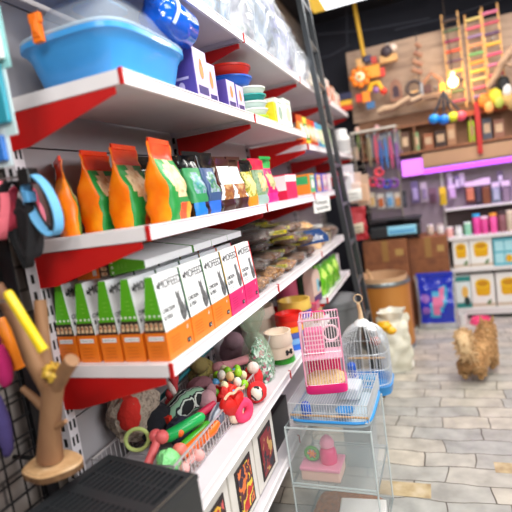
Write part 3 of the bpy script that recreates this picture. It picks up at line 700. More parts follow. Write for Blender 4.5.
for k in range(4): pbowl(-.93, 2.32, TD+.056*k, .1, .056, ['#d8ccb8', '#e2d6c2', '#d5c4ae', '#e6dac8'][k], ['wide cream bowl at the bottom of the back stack', 'wide cream bowl second in the back stack', 'wide cream bowl third in the back stack', 'wide cream bowl topmost of the back stack, in the shade'][k])
t = T('pink_canister', 'dull pink tall canister behind the yellow bowl', 'canister', (-.87, 2.72, TD)); P('body', MB().lathe([(.07, 0), (.074, .01), (.066, .3), (.07, .305)], n=24), M('#c05070', .4), t, True); P('lid', MB().lathe([(.072, .306), (.072, .325), (.05, .33)], n=24), M('#b04a68', .4), t, True)
simple_box(-.74, 2.78, TD, .1, .12, .07, '#b9926a', '#c9a27a', 'small open brown carton at the far end of the bowl shelf')
simple_box(-.74, 2.78, TD+.071, .08, .1, .05, '#d0506a', '#c86a80', 'dull pink carton standing on the small brown carton')
# bag of green pellets with a twisted neck
t = T('pellet_bag', 'clear bag of green and white pellets with a crumpled neck, beside the cream bowls', 'bag', (-.78, 1.875, TD), .1)
PEL = MN(['#4f8a68', '#b8cfc0', '#7d9a8c', '#2f5a44', '#d8e0da', '#a85a70'], 95, .5, .6, 'VORONOI', hard=True)
P('pellets', packet(.14, .13, .17, lambda s, u, tt: 0, seed=160, crinkle=.008, flat=1.05), PEL, t, True)
rs = []
for z, r in ((.002, .07), (.1, .075), (.16, .06), (.2, .035), (.22, .022), (.26, .04), (.31, .065), (.335, .075)):
    rs.append([(r*math.cos(a)*(1+.25*math.sin(5*a+z*30)*(z > .16)), r*math.sin(a)*(1+.2*math.cos(4*a+z*20)*(z > .16))-.25*max(0, z-.16), z) for a in [2*PI*i/28 for i in range(28)]])
P('clear_film', MB().rings(rs, 0, False), MG('#bfe6c4', .27, .1), t, True)
# ================================================================== lower shelf, nearest bay: wire basket of toys
WIRE = M('#d9d6d8', .3, .6)
t = T('wire_basket', 'long white wire basket on the bottom shelf, heaped with plush toys', 'basket', (0, 0, TD))
x0, x1, y0_, y1_, h = -1.035, -.745, 1.06, 1.86, .085
fr = MB(); fr.tube([(x0, y0_, h), (x1, y0_, h), (x1, y1_, h), (x0, y1_, h)], .004, 6, 0, True); fr.tube([(x0, y0_, .005), (x1, y0_, .005), (x1, y1_, .005), (x0, y1_, .005)], .003, 6, 0, True)
P('rim', fr, WIRE, t, True)
wr = MB(); k = 0
yy = y0_
while yy < y1_:
    wr.bar((x1, yy, .004), (x1, yy, h), .0018, 5); wr.bar((x0, yy, .004), (x0, yy, h), .0018, 5)
    if k % 2 == 0: wr.bar((x0, yy, .004), (x1, yy, .004), .0016, 5)
    yy += .022; k += 1
xx = x0
while xx < x1: wr.bar((xx, y0_, .004), (xx, y0_, h), .0018, 5); wr.bar((xx, y1_, .004), (xx, y1_, h), .0018, 5); xx += .022
wr.bar((x1, y0_, .045), (x1, y1_, .045), .002, 5); wr.bar((x1, y1_, h), (x1, y1_+.12, h+.08), .003, 5)
P('wires', wr, WIRE, t)
def plush(col, b=.5): return MN([col, col], 60, .9, b)
def toy(name, lab, loc, parts, rz=0, cat='pet toy', rx=0, ry=0):
    t = T(name, lab, cat, loc, rz); t.rotation_euler = (rx, ry, rz); t.scale = (.92 if name == 'rubber_stick' else 1.05,)*3
    for n, mb, mt in parts: P(n, mb, mt, t, True)
    return t
def dumb(r, l): 
    mb = MB(); mb.tube([(0, -l, 0), (0, -l*.6, 0), (0, l*.6, 0), (0, l, 0)], r*.62, 12)
    for s in (-1, 1):
        for q in (-1, 1): mb.ball((q*r*.55, s*l, 0), r, 0, 14, 9)
    return mb
zb = TD+.02
# tube toys
toy('rubber_stick', 'fat orange rubber stick toy lying over the basket edge', (-.768, 1.265, .742), [('stick', MB().tube([(0, -.1, 0), (0, -.09, .0), (0, .07, .01), (.0, .1, .02)], [.012, .021, .021, .013], 14), M('#f26a14', .35))], -.25)
toy('rubber_stick', 'bright green rubber stick toy behind the orange one', (-.815, 1.255, .785), [('stick', MB().tube([(0, -.085, 0), (0, -.07, .005), (0, .07, .015), (0, .085, .017)], [.012, .022, .022, .012], 14), M('#17b058', .3))], -.5)
toy('rubber_stick', 'darker green rubber stick toy under the bright green one', (-.79, 1.275, .745), [('stick', MB().tube([(0, -.09, 0), (0, -.07, .005), (0, .07, .01), (0, .09, .01)], [.012, .021, .021, .012], 14), M('#3a9a22', .3))], -.15)
toy('chew_toy', 'coral pink rubber dumbbell chew toy at the near end of the basket', (-.86, 1.125, .775), [('bone', dumb(.021, .05), M('#ec6a6c', .4))], -.15, rx=.7)
toy('ball_toy', 'mint green knobbly ball in the near corner of the basket', (-.8, 1.115, .757), [('ball', MB().ball((0, 0, 0), .036, 0, 18, 12, .25), M('#86d98a', .5, bump=.6, bscale=90))])
toy('rope_loop', 'pale green rope loop sticking up at the near end of the basket', (-.93, 1.155, .8), [('loop', MB().torus((0, 0, 0), .034, .0065, 'y', 0, 24, 8), plush('#b9c97a'))], .5)
toy('plush_bone', 'small pale pink plush bone at the wire edge, beside the mint ball', (-.757, 1.16, .735), [('bone', dumb(.017, .035), plush('#e9a6a2'))], -.2)
toy('ball_toy', 'salmon pink small ball between the sticks and the mint ball', (-.8, 1.184, .752), [('ball', MB().ball((0, 0, 0), .024, 0, 16, 10, .1), M('#e2786c', .5))])
# fluffy toy with a red face at the back
toy('fluffy_toy', 'large fluffy beige toy with a red belly at the back of the basket, near end', (-.99, 1.24, .86), [('fur', MB().ball((0, 0, 0), (.06, .085, .095), 0, 24, 16, .35), MN(['#8d7a6c', '#b3a393', '#6f6056'], 70, .95, 1)), ('belly', MB().ball((.032, -.03, .005), (.036, .042, .06), 0, 16, 10, .1), plush('#c8261c'))], -.5)
# twisted rope red and white
mb = MB()
for s in range(3):
    mb.tube([(.011*math.cos(k*.55+s*2.09), -.13+k*.0105, .011*math.sin(k*.55+s*2.09)) for k in range(26)], .011, 8, 0 if s else 1)
toy('rope_toy', 'red and white twisted rope toy leaning at the back of the basket', (-.95, 1.415, .83), [('rope', mb, [plush('#b8383c'), plush('#e4d4cc')])], .35, rx=.55)
toy('plush_ball', 'black plush toy with a red tag under the twisted rope', (-.94, 1.29, .785), [('body', MB().ball((0, 0, 0), (.06, .07, .06), 0, 20, 12, .25), plush('#1a1a22')), ('tag', MB().cbox((.055, -.02, .02), (.02, .018, .03)), M('#e0301c', .5))])
def zebra():
    mb = MB(); mb.tube([(0, -.1, -.02), (0, -.06, .01), (0, 0, .025), (0, .06, .015), (0, .1, -.01)], [.022, .036, .042, .038, .02], 16)
    return mb
toy('plush_zebra', 'black, white and green striped plush body draped in the middle of the basket', (-.88, 1.39, .79), [('body', zebra(), MN(['#1c1f22', '#cfd8cf', '#22262a', '#8fb89a'], 7, .9, .4, 'WAVE', (1, 3, 1), hard=True)), ('paw', MB().ball((.03, -.1, -.03), (.022, .03, .025)), plush('#2a2c34'))], -.3)
toy('plush_toy', 'navy blue plush toy with an orange nose below the striped body', (-.85, 1.275, .77), [('body', MB().ball((0, 0, 0), (.04, .055, .04), 0, 18, 12, .2), plush('#2a2f42')), ('nose', MB().ball((.03, -.045, .018), .014), M('#e86a2a', .5))])
toy('rubber_stick', 'crimson pink stick toy behind the green sticks', (-.815, 1.38, .77), [('stick', MB().tube([(0, -.07, 0), (0, .0, .01), (0, .07, .015)], .016, 12), M('#c41f4a', .5))], -.35)
toy('sock_toy', 'grey and white striped sock toy at the basket edge', (-.77, 1.41, .757), [('sock', MB().tube([(0, -.06, -.01), (0, -.02, .0), (0, .03, .01), (.0, .06, .0)], [.02, .026, .024, .018], 14), MN(['#5a6272', '#b8bcc8'], 14, .8, 0, 'WAVE', hard=True))], .1)
# heart
def heart(s, th):
    out = []
    for k in range(36):
        a = 2*PI*k/36; out.append((s*16*math.sin(a)**3/16, s*(13*math.cos(a)-5*math.cos(2*a)-2*math.cos(3*a)-math.cos(4*a))/16))
    rs = []
    for q, d in ((.15, -1), (.7, -.8), (.95, -.35), (1, 0), (.95, .35), (.7, .8), (.15, 1)):
        rs.append([(d*th, p[0]*q, p[1]*q) for p in out])
    return MB().rings(rs)
toy('plush_heart', 'shiny bright red plush heart hanging over the front of the basket', (-.735, 1.46, .775), [('heart', heart(.056, .026), M('#e0160f', .55, bump=.3, bscale=200)), ('trim', MB().tube([(.012, -.05+k*.01, .048+.012*abs(math.sin(k*.7))) for k in range(11)], .005, 6), plush('#e8c0a0'))], -.35, ry=.25)
toy('plush_rose', 'round red plush rose just above the red heart', (-.8, 1.56, .765), [('petals', MB().ball((0, 0, 0), (.045, .048, .04), 0, 20, 12, .5), M('#d81a14', .6, bump=.5, bscale=80)), ('heart_of_rose', MB().torus((.03, 0, .012), .018, .009, 'x', 0, 20, 8), M('#f02a1a', .5))], -.2)
toy('plush_ring', 'hot pink plush ring with a cream back hanging on the basket front, below the heart', (-.708, 1.495, .736), [('ring', MB().torus((0, 0, 0), .028, .017, 'x', 0, 24, 10), plush('#ef3f6c')), ('backing', MB().ball((-.012, -.025, -.008), (.018, .035, .03)), plush('#ecd2b8'))], -.4)
toy('plush_toy', 'red and white plush ball with a checked belly, farthest on the basket front', (-.71, 1.65, .737), [('body', MB().ball((0, 0, 0), (.036, .045, .04), 0, 18, 12, .1), plush('#d8242a')), ('belly', MB().ball((.016, -.022, .006), (.024, .026, .028)), MN(['#2c2c30', '#e8e0d0'], 60, .8, 0, 'VORONOI', hard=True))], -.3)
toy('plush_toy', 'red plush behind white wires at the far end of the basket front', (-.77, 1.77, .745), [('body', MB().ball((0, 0, 0), (.04, .05, .05), 0, 18, 12, .12), plush('#cc2024')), ('head', MB().ball((.02, -.03, .055), (.024, .026, .024)), plush('#ead0c8'))])
# wooden bead string: each bead a part
t = T('bead_string', 'string of green, blue, cream and yellow beads heaped above the heart', 'pet toy', (-.82, 1.62, TD+.085)); t.scale = (1.1,)*3
bc = ['#8ccf1e', '#e9dcb0', '#f3efe0', '#58aee0', '#9adf20', '#e8c88a', '#f0e8d8', '#5aa6d8', '#a8e02a', '#e2b87a', '#f2e6b8', '#8ccf1e', '#d8a868', '#efe6d6', '#e8c23a', '#6fbf2a', '#e9d8b0', '#f0ece0', '#4fa4dc', '#d8b070', '#e8dcc0', '#8fd024']
for k, c in enumerate(bc):
    a = k*2.4; rr = .012+.0155*math.sqrt(k)
    P('bead', MB().ball((rr*math.cos(a)*.75, rr*math.sin(a)*1.15, .05-.012*math.sqrt(k)+.01*(k % 3)), (.0155, .0155, .018), 0, 12, 8), M(c, .35), t, True, label='%s bead' % {'8c': 'lime', '9a': 'lime', 'a8': 'lime', '8f': 'lime', '6f': 'green', '58': 'blue', '5a': 'blue', '4f': 'blue'}.get(c[1:3], 'cream'))
P('cord', MB().tube([(.03*math.cos(k*.7), -.04+.006*k, .045) for k in range(14)], .003, 6), plush('#b8a07a'), t, True)
toy('plush_bone', 'dusty pink plush bone pointing to the pellet bag at the far end of the basket', (-.85, 1.78, .81), [('bone', MB().tube([(.0, -.07, 0), (0, -.02, 0), (0.02, .05, 0), (.05, .11, .005)], [.03, .018, .018, .022], 14), plush('#d8949a')), ('knob', MB().ball((-.005, -.08, .0), (.034, .034, .03)), plush('#d08f96'))], -.45)
toy('plush_toy', 'mauve plush cushion toy lying between the striped body and the beads', (-.89, 1.53, .8), [('body', MB().ball((0, 0, 0), (.055, .06, .045), 0, 18, 12, .15), plush('#8a5a62')), ('paw', MB().ball((.045, .03, -.015), (.025, .028, .03)), plush('#c0969a'))], -.2)
toy('plush_toy', 'pale mauve plush elephant with a curled trunk left of the heart', (-.83, 1.45, .79), [('head', MB().ball((0, 0, 0), (.035, .04, .04), 0, 18, 12, .1), plush('#b98f96')), ('trunk', MB().tube([(.025, -.01, -.01), (.045, -.02, -.035), (.05, -.02, -.06), (.06, -.01, -.07)], [.018, .015, .013, .012], 10), plush('#c09aa0')), ('ear', MB().ball((-.005, .035, .02), (.012, .025, .03)), plush('#a87c84'))], -.3)
toy('plush_toy', 'olive and brown plush toy at the back, behind the bead string', (-.96, 1.68, .8), [('body', MB().ball((0, 0, 0), (.055, .075, .06), 0, 18, 12, .2), MN(['#5a4a2a', '#9a8a4a', '#3f3420'], 40, .9, .5)), ('head', MB().ball((.02, -.05, .055), (.035, .035, .035)), plush('#8a7a48'))])
toy('feather_wand', 'teal stick of a feather wand lying along the back of the basket', (-.975, 1.6, .845), [('stick', MB().bar((0, -.26, -.04), (0, .26, .05), .008, 8), M('#1d6a72', .4)), ('feathers', MB().ball((0, -.28, -.045), (.02, .05, .02), 0, 14, 8, .4), plush('#2a4a80'))], -.12)
toy('plush_toy', 'large grey pink plush bear lying at the far end of the basket', (-.95, 2.0, .775), [('body', MB().ball((0, 0, 0), (.07, .06, .075), 0, 18, 12, .1), plush('#9a7a84')), ('head', MB().ball((.03, -.05, .075), (.045, .045, .04), 0, 16, 10, .08), plush('#a88690'))])
# ================================================================== below: white drawer cabinet with pictured fronts
DW = M('#d9d3cc', .45)
t = T('drawer_cabinet', 'low white cabinet under the bottom shelf with dark pictures on its doors', 'cabinet', (0, 0, 0))
P('carcass', MB().box((-1.04, 1.02, ZE+.0195), (-.702, 1.735, .655)), DW, t, bev=.004)
pics = [MN(['#b01a28', '#e8b030', '#3a1a24', '#d85a5a'], 18, .4, 0, 'NOISE', (1, 1, 1), hard=True), MN(['#c8202a', '#f0d040', '#5a2030', '#e87a3a', '#30203a'], 14, .4, hard=True), MN(['#30323a', '#8a2a34', '#c8a060'], 16, .4, hard=True)]
for k in range(3):
    ya = 1.03+k*.236
    d = P('door', MB().box((-.7018, ya, ZE+.03), (-.692, ya+.226, .645)), M('#e2ddd6', .4), t, bev=.004)
    P('picture_frame', MB().box((-.6918, ya+.045, ZE+.055), (-.6885, ya+.185, .6)), M('#2a2224', .5), d)
    P('picture', MB().box((-.6884, ya+.057, ZE+.068), (-.687, ya+.173, .588)), pics[k], d, label='printed picture in red and yellow')
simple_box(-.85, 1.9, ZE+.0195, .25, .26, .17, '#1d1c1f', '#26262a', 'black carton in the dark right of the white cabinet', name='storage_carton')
# ================================================================== black slotted box in the corner of the foreground
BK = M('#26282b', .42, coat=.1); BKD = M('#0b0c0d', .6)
t = T('slotted_box', 'black plastic box with two banks of slots in its top, front left corner', 'box', (-.765, .985, 0), -.17)
bz0, bz1 = TD+.0025, .835
w2, d2 = .162, .3
bd = MB(); bd.box((-w2, -d2, bz0), (w2, .0, bz1-.012)); P('body', bd, BK, t, bev=.006)
tp = MB(); ny = 2; 
xs = [-w2, -w2+.025]; 
def top_with_slots():
    mb = MB(); z0, z1 = bz1-.0118, bz1
    yb = [-d2, -d2+.02, -d2+.135, -d2+.165, -.02, 0]
    for a, b_ in ((0, 1), (2, 3), (4, 5)): mb.box((-w2, yb[a], z0), (w2, yb[b_], z1))
    for a, b_ in ((1, 2), (3, 4)):
        mb.box((-w2, yb[a], z0), (-w2+.028, yb[b_], z1)); mb.box((w2-.028, yb[a], z0), (w2, yb[b_], z1))
        n = 15; span = 2*w2-.056
        for k in range(n-1):
            x = -w2+.028+span*(k+1)/n; mb.box((x-.0045, yb[a], z0), (x+.0045, yb[b_], z1))
        mb.box((-w2+.028, (yb[a]+yb[b_])/2-.003, z0), (w2-.028, (yb[a]+yb[b_])/2+.003, z1-.001))
    return mb
P('slotted_top', top_with_slots(), BK, t)
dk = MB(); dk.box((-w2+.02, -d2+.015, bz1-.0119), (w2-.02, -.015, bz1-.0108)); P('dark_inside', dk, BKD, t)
P('edge_strip', MB().box((w2-.012, -d2, bz1+.0001), (w2-.009, 0, bz1+.001)), M('#6a6258', .4), t, label='thin pale edge')  # narrow paler strip along one top edge
# ================================================================== foreground grid panel with hanging goods
BWIRE = M('#1a1a1d', .4, .6)
t = T('grid_panel', 'black wire grid panel on the brick wall at the left edge', 'grid panel', (-1.1, 0, 0))
fr = MB(); fr.tube([(0, .1, .72), (0, .975, .72), (0, .975, 2.5), (0, .1, 2.5)], .006, 6, 0, True); P('frame', fr, BWIRE, t, True)
g = MB()
for k in range(17): g.bar((0, .1+k*.05+.025, .72), (0, .1+k*.05+.025, 2.5), .003, 5)
for k in range(35): g.bar((.004, .1, .72+k*.05+.03), (.004, .975, .72+k*.05+.03), .003, 5)
P('wires', g, BWIRE, t)
P('post', MB().box((-.012, .93, .6), (.012, .965, 2.5)), BWIRE, t)
def hook(parent, loc, l=.14, name='hook'):
    mb = MB(); x, y, z = loc; mb.tube([(x-l, y, z), (x, y, z), (x+.006, y, z+.012)], .003, 6); P(name, mb, M('#c0c0c0', .3, 1), parent, True)
def strap(pts, w, th=.002):
    "flat webbing along points, width along y-ish"
    mb = MB(); pts = [Vector(p) for p in pts]; N = len(pts); rs = []
    for i, p in enumerate(pts):
        tg = (pts[(i+1) % N]-pts[i-1]).normalized(); s = Vector(w); nrm = tg.cross(s).normalized()*th
        rs.append([p-s/2-nrm, p+s/2-nrm, p+s/2+nrm, p-s/2+nrm])
    rs.append(rs[0]); return mb.rings(rs, 0, False)
# blue collar loop on black strap
cp = at(42, 205, 'y', .93)
t = T('pet_collar', 'light blue webbing collar hanging in a loop on a black strap', 'collar', tuple(cp))
lp = [(.040*math.cos(a)*1+.018*math.sin(a)*-1, 0, .078*math.sin(a)) for a in [2*PI*k/36 for k in range(36)]]
P('loop', strap(lp, (.006, .024, 0), .0022), M('#6db6e6', .6, bump=.3, bscale=300), t, True)
P('black_strap', strap([(p[0]*.8-.02, .02, p[2]*.95+.008) for p in lp], (.004, .026, 0), .002), M('#16161a', .6), t, True, label='black strap')
P('buckle', MB().box((-.045, -.018, .055), (-.008, .018, .095)), M('#111114', .3), t, bev=.004)
P('keeper', MB().box((-.042, -.016, .012), (-.026, .016, .04)), M('#5aa4d8', .4), t, bev=.003)
hook(t, (-.02, 0, .08), .15)
# harnesses and leads hanging at the left edge
def hang(px, py, y, w, h, c1, lab, cat='harness', c2=None, d=.03, name='pet_harness'):
    p = at(px, py, 'y', y)
    t = T(name, lab, cat, tuple(p))
    P('webbing', strap([(w/2*math.cos(a), d*.4*math.sin(2*a), h/2*math.sin(a)) for a in [2*PI*k/30 for k in range(30)]], (.004, .024, 0), .003), plush(c1), t, True)
    P('chest_strap', strap([(w*.42*math.cos(a), .02, -h*.1+h*.3*math.sin(a)) for a in [2*PI*k/24 for k in range(24)]], (.004, .03, 0), .003), plush(c2 or c1), t, True)
    P('pad', MB().ball((0, .012, -h*.05), (w*.3, .01, h*.36), 0, 16, 10, .08), plush(c1), t, True)
    hook(t, (0, .0, h/2), .12)
hang(26, 212, .97, .06, .14, '#b8405a', 'rose pink pet harness hanging behind the blue collar', c2='#e07a90')
hang(-4, 210, .9, .06, .15, '#e06a78', 'salmon pink pet harness at the left edge of the picture', c2='#c03a50')
hang(20, 225, .92, .075, .22, '#141418', 'black pet harness hanging under the blue collar', c2='#2a2a2e')
# hanging packs, teal and white
for i, (px, py, w, h, c1, c2, lb) in enumerate(((0, 92, .055, .2, '#2a9ab0', '#cfe8ea', 'teal and white hanging pack at the upper left edge'), (0, 148, .06, .09, '#2a72c8', '#dff0f4', 'blue and white hanging pack below the teal one'), (-5, 40, .06, .13, '#e0f0ee', '#9ad8d8', 'pale mint hanging pack at the top left corner'))):
    p = at(px, py, 'y', .86)
    t = T('hanging_pack', lb, 'blister pack', tuple(p), 0, 'hanging packs at the left edge')
    P('card', MB().cbox((0, 0, 0), (w, .003, h)), M(c2, .4), t); P('insert', MB().rings([[(x*w*.38, -.0016-dd, z*h*.36) for x, z in ((-1, -1), (1, -1), (1, .8), (-1, .8))] for dd in (0, .012)], 0), M(c1, .3), t, bev=.003)
    hook(t, (0, .0, h*.45), .16)
# yellow, orange and purple toys on pegs
for i, (a, b_, y, r, c, lb) in enumerate((((7, 292), (43, 350), .8, .0115, '#f4d21c', 'yellow plastic tube toy hanging slanted on the grid'), ((0, 318), (18, 368), .88, .017, '#f0861c', 'orange plastic tube toy beside the yellow one'))):
    p, q = at(*a, 'y', y), at(*b_, 'y', y); m_ = (p+q)/2
    t = T('tube_toy', lb, 'pet toy', tuple(m_)); P('tube', MB().tube([p-m_, (p-m_)*.9, (q-m_)*.9, q-m_], [r*.8, r, r, r*.8], 14), M(c, .35), t, True)
    P('end_cap', MB().tube([(q-m_)*.92, (q-m_)*1.03], r*1.08, 14), M(c, .3), t, True); hook(t, tuple((p-m_)*.7), .2)
p = at(2, 365, 'y', .84); toy('hanging_toy', 'magenta plush toy just visible at the left edge', tuple(p), [('body', MB().ball((0, 0, 0), (.025, .02, .055), 0, 16, 10, .15), plush('#c0206a')), ('loop', MB().torus((0, 0, .065), .012, .003, 'y'), plush('#8a1a4a'))])
p = at(1, 425, 'y', .84); toy('hanging_toy', 'dark violet plush toy low at the left edge', tuple(p), [('body', MB().ball((0, 0, 0), (.028, .02, .085), 0, 16, 10, .15), plush('#4a3f78')), ('loop', MB().torus((0, 0, .09), .012, .003, 'y'), plush('#3a2f60'))])
# branch perch
WOOD = MN(['#704a32', '#98704e', '#835a3e'], 12, .65, .35, 'NOISE', (1, 1, .25)); PALEW = MN(['#d8b083', '#c49a6c', '#e4c197'], 18, .6, .2)
t = T('branch_perch', 'forked natural branch bird perch on a pale sawn wood disc, lower left', 'bird perch', tuple(at(52, 462, 'y', .86)), 0)
b0 = at(52, 462, 'y', .86)
def rel(px, py, y): return at(px, py, 'y', y)-b0
P('base_disc', MB().rings([[((.078+e_)*math.cos(a)*(1+.06*math.sin(3*a+1)), (.062+e_)*math.sin(a)*(1+.05*math.sin(4*a)), z) for a in [2*PI*k/32 for k in range(32)]] for e_, z in ((-.008, -.026), (.002, -.02), (.002, -.004), (-.003, 0))], 0, True, True, lambda k, i: 1 if k == 2 else 0), [MN(['#5a3c26', '#8a6642'], 30, .8, .6), PALEW], t, True)
top = MB(); top.poly([((.0745)*math.cos(a)*(1+.06*math.sin(3*a+1)), (.0585)*math.sin(a)*(1+.05*math.sin(4*a)), ) for a in [2*PI*k/32 for k in range(32)]], (0, 0, .0006), (1, 0, 0), (0, 1, 0)); P('sawn_face', top, PALEW, t, label='pale sawn top')
tr = MB()
tr.tube([rel(50, 458, .86), rel(50, 430, .86), rel(52, 400, .86), rel(53, 382, .86)], [.034, .027, .026, .028], 14)
P('trunk', tr, WOOD, t, True)
br_ = lambda pts, rad: P('branch', MB().tube(pts, rad, 12), WOOD, t, True)
br_([rel(50, 388, .86), rel(34, 362, .85), rel(18, 325, .84), rel(-4, 285, .83)], [.024, .02, .017, .016])
br_([rel(47, 385, .865), rel(44, 350, .88), rel(40, 300, .9)], [.022, .018, .016])
br_([rel(54, 388, .86), rel(64, 372, .85), rel(72, 360, .845)], [.022, .019, .018])
br_([rel(47, 410, .86), rel(34, 398, .85), rel(22, 388, .845)], [.014, .01, .008])
br_([rel(53, 428, .86), rel(62, 424, .85), rel(66, 421, .85)], [.01, .007, .006])
P('bark_bracket', MB().bar((-.06, .03, -.014), (-.17, .03, -.014), .006, 8), M('#3a3a3c', .4, .8), t, True, label='dark metal bracket to the grid')
wr = MB(); wr.ball(rel(53, 372, .845), (.028, .018, .022), 0, 16, 10, .5); P('tag', wr, MN(['#e8a01c', '#f0c84a', '#8a4a14'], 40, .4), t, True, label='yellow and orange paper tag')
# ================================================================== ladder
DKM = M('#4a4e52', .38, .7); DKM2 = M('#7c8084', .35, .8)
t = T('ladder', 'tall dark grey metal ladder leaning past the shelf end up to the ceiling', 'ladder', (0, 0, 0))
lx = lambda z: -.447-.0795*z-.004
for y, dx_ in ((3.2, 0), (3.56, -.016)):
    rl = MB()
    for (dx, w_, th) in ((0, .004, .056),):
        pass
    a, b_ = .0, 3.27
    def sec(z): 
        x = lx(z)+dx_; return [(x-.02, y-.012, z), (x+.012, y-.012, z), (x+.012, y-.008, z), (x-.016, y-.008, z), (x-.016, y+.012, z), (x-.02, y+.012, z)]
    rl.rings([sec(a), sec(b_)]); P('rail', rl, DKM, t)
    ed = MB(); ed.rings([[(lx(z)+dx_+.013, y-.013, z), (lx(z)+dx_+.017, y-.013, z), (lx(z)+dx_+.017, y+.012, z), (lx(z)+dx_+.013, y+.012, z)] for z in (a, b_)]); P('rail_flange', ed, DKM2, t)
for k in range(11):
    z = .25+k*.28
    P('rung', MB().prism([(lx(z)-.012, 3.214), (lx(z)+.01, 3.214), (lx(z)-.006, 3.546), (lx(z)-.028, 3.546)], 'z', z-.012, z+.012), DKM2, t, bev=.003)
for y in (3.2, 3.56): P('foot', MB().box((lx(0)-.04, y-.02, 0), (lx(0)+.045, y+.02, .03)), M('#151515', .7), t, bev=.004)
# ================================================================== stacked clear tanks and cages
TK = MG('#dce8ea', .13, .06); TKE = MG('#e6f2f4', .5, .1)
RZ = -.03
TX, TY = -.47, 1.93
def tank(z, h, lab, w=.36, d=.345):
    t = T('clear_tank', lab, 'pet tank', (TX, TY, z), RZ, 'clear tanks')
    w_, d_, g = w/2, d/2, .004
    for n, a, b_ in (('base_pane', (-w_, -d_, 0), (w_, d_, g)), ('front_pane', (-w_, -d_, g), (w_, -d_+g, h)), ('back_pane', (-w_, d_-g, g), (w_, d_, h)), ('side_pane', (-w_, -d_+g, g), (-w_+g, d_-g, h)), ('side_pane', (w_-g, -d_+g, g), (w_, d_-g, h))):
        P(n, MB().box(a, b_), TK, t)
    e = MB()
    for zz in (.004, h-.004): e.tube([(-w_, -d_, zz), (w_, -d_, zz), (w_, d_, zz), (-w_, d_, zz)], .0045, 6, 0, True)
    for sx in (-1, 1):
        for sy in (-1, 1): e.bar((sx*w_, sy*d_, 0), (sx*w_, sy*d_, h), .0045, 6)
    P('edge_strips', e, TKE, t, True)
    return t
tank(.002, .262, 'lowest clear plastic tank with brown litter, standing on the floor')
tank(.268, .262, 'upper clear plastic tank holding a pink hamster house, on the lowest tank')
cr, sr = math.cos(RZ), math.sin(RZ)
def tl(x, y): return (TX+x*cr-y*sr, TY+x*sr+y*cr)
S('litter_heap', 'brown and orange litter spread in the lowest clear tank', 'litter', MB().rings([[(x, y, z+.006*noise.noise(Vector((x*20, y*20, 1)))) for x, y in sup(.16*q, .15*q, .4, 36)] for q, z in ((1, 0), (1, .02), (.8, .03), (.4, .034), (.02, .035))]), MN(['#6a3f22', '#a8622c', '#7a4a2a', '#c07a3a'], 40, .8, .6), (*tl(0, 0), .0065), RZ, None, True)['kind'] = 'stuff'
q_ = MB(); q_.box((-.1, -.06, 0), (.1, .06, .05)); S('white_tray', 'flat white tray lying on the litter in the lowest tank', 'tray', q_, M('#e6e4e0', .4), (*tl(.08, -.04), .048), RZ+.1, bev=.006)
# pink hamster house
hx = tl(-.06, -.09)
t = T('hamster_house', 'small pink plastic hamster house with a striped ball, inside the upper clear tank', 'hamster house', (*hx, .274), RZ)
PK = M('#f0287e', .35); LPK = M('#f59ab8', .4)
P('base', MB().box((-.085, -.06, 0), (.085, .06, .045)), M('#eec3b4', .45), t, bev=.006); P('platform', MB().box((-.088, -.063, .046), (.088, .063, .062)), LPK, t, bev=.004)
P('tower', MB().lathe([(.036, .063), (.038, .075), (.036, .11), (.03, .125), (.006, .135)], (.03, 0, 0), 20), PK, t, True)
P('roof', MB().lathe([(.03, .1355), (.032, .15), (.022, .17), (.004, .185)], (.03, 0, 0), 18), LPK, t, True)
wh = MB(); wh.torus((-.04, -.01, .098), .028, .008, 'y', 0, 22, 8)
for k in range(6): wh.bar((-.04, -.01, .098), (-.04+.028*math.cos(k*PI/3), -.01, .098+.028*math.sin(k*PI/3)), .004, 6, 1)
P('wheel', wh, [M('#4fa83a', .4), M('#f08a1e', .4)], t, True, label='green and orange wheel')
# wire cage on the tank
WW = M('#dfe3e6', .35, .4); CBL = M('#2f8fd6', .3)
def wirebox(mb, x0, x1, y0, y1, z0, z1, s=.014, r=.0011, top=True):
    x = x0
    while x <= x1+1e-6:
        mb.bar((x, y0, z0), (x, y0, z1), r, 4); mb.bar((x, y1, z0), (x, y1, z1), r, 4)
        if top: mb.bar((x, y0, z1), (x, y1, z1), r, 4)
        x += s
    y = y0
    while y <= y1+1e-6:
        mb.bar((x0, y, z0), (x0, y, z1), r, 4); mb.bar((x1, y, z0), (x1, y, z1), r, 4); y += s
    for z in (z0, (z0+z1)/2, z1): mb.tube([(x0, y0, z), (x1, y0, z), (x1, y1, z), (x0, y1, z)], r*1.6, 5, 0, True)
def tray(mb, w, d, h, g=.004):
    mb.rings([[(x, y, z) for x, y in sup(w*q, d*q, .3, 32)] for q, z in ((.95, 0), (1, .004), (1.01, h), (.97, h), (.95, .008))]); return mb
zc = .534
t = T('wire_cage', 'low wide wire cage with a blue tray, lying under the pink cage', 'cage', (TX+.01, TY, zc), RZ)
P('tray', tray(MB(), .17, .168, .026), M('#aebfc8', .35), t, True)
P('tray_rim', MB().tube([(x, y, .024) for x, y in sup(.172, .17, .3)], .006, 6, 0, True), CBL, t, True, label='blue tray rim')
m_ = MB(); wirebox(m_, -.165, .165, -.163, .163, .024, .098, .011); P('bars', m_, WW, t)
P('feeder', MB().lathe([(.022, .03), (.024, .06), (.02, .08), (.012, .09)], (-.1, -.13, 0), 16), M('#2b62c8', .3), t, True, label='blue plastic feeder')
P('food_dish', MB().lathe([(.03, .03), (.04, .05), (.037, .05), (.02, .035)], (.06, -.1, 0), 18), M('#3a8ac8', .35), t, True)
P('house', MB().box((0, .02, .031), (.1, .14, .085)), M('#c9d6dc', .5), t, bev=.01)
P('perch', MB().bar((-.165, -.15, .04), (.165, -.15, .04), .005, 8), PALEW, t, True, label='wooden perch')
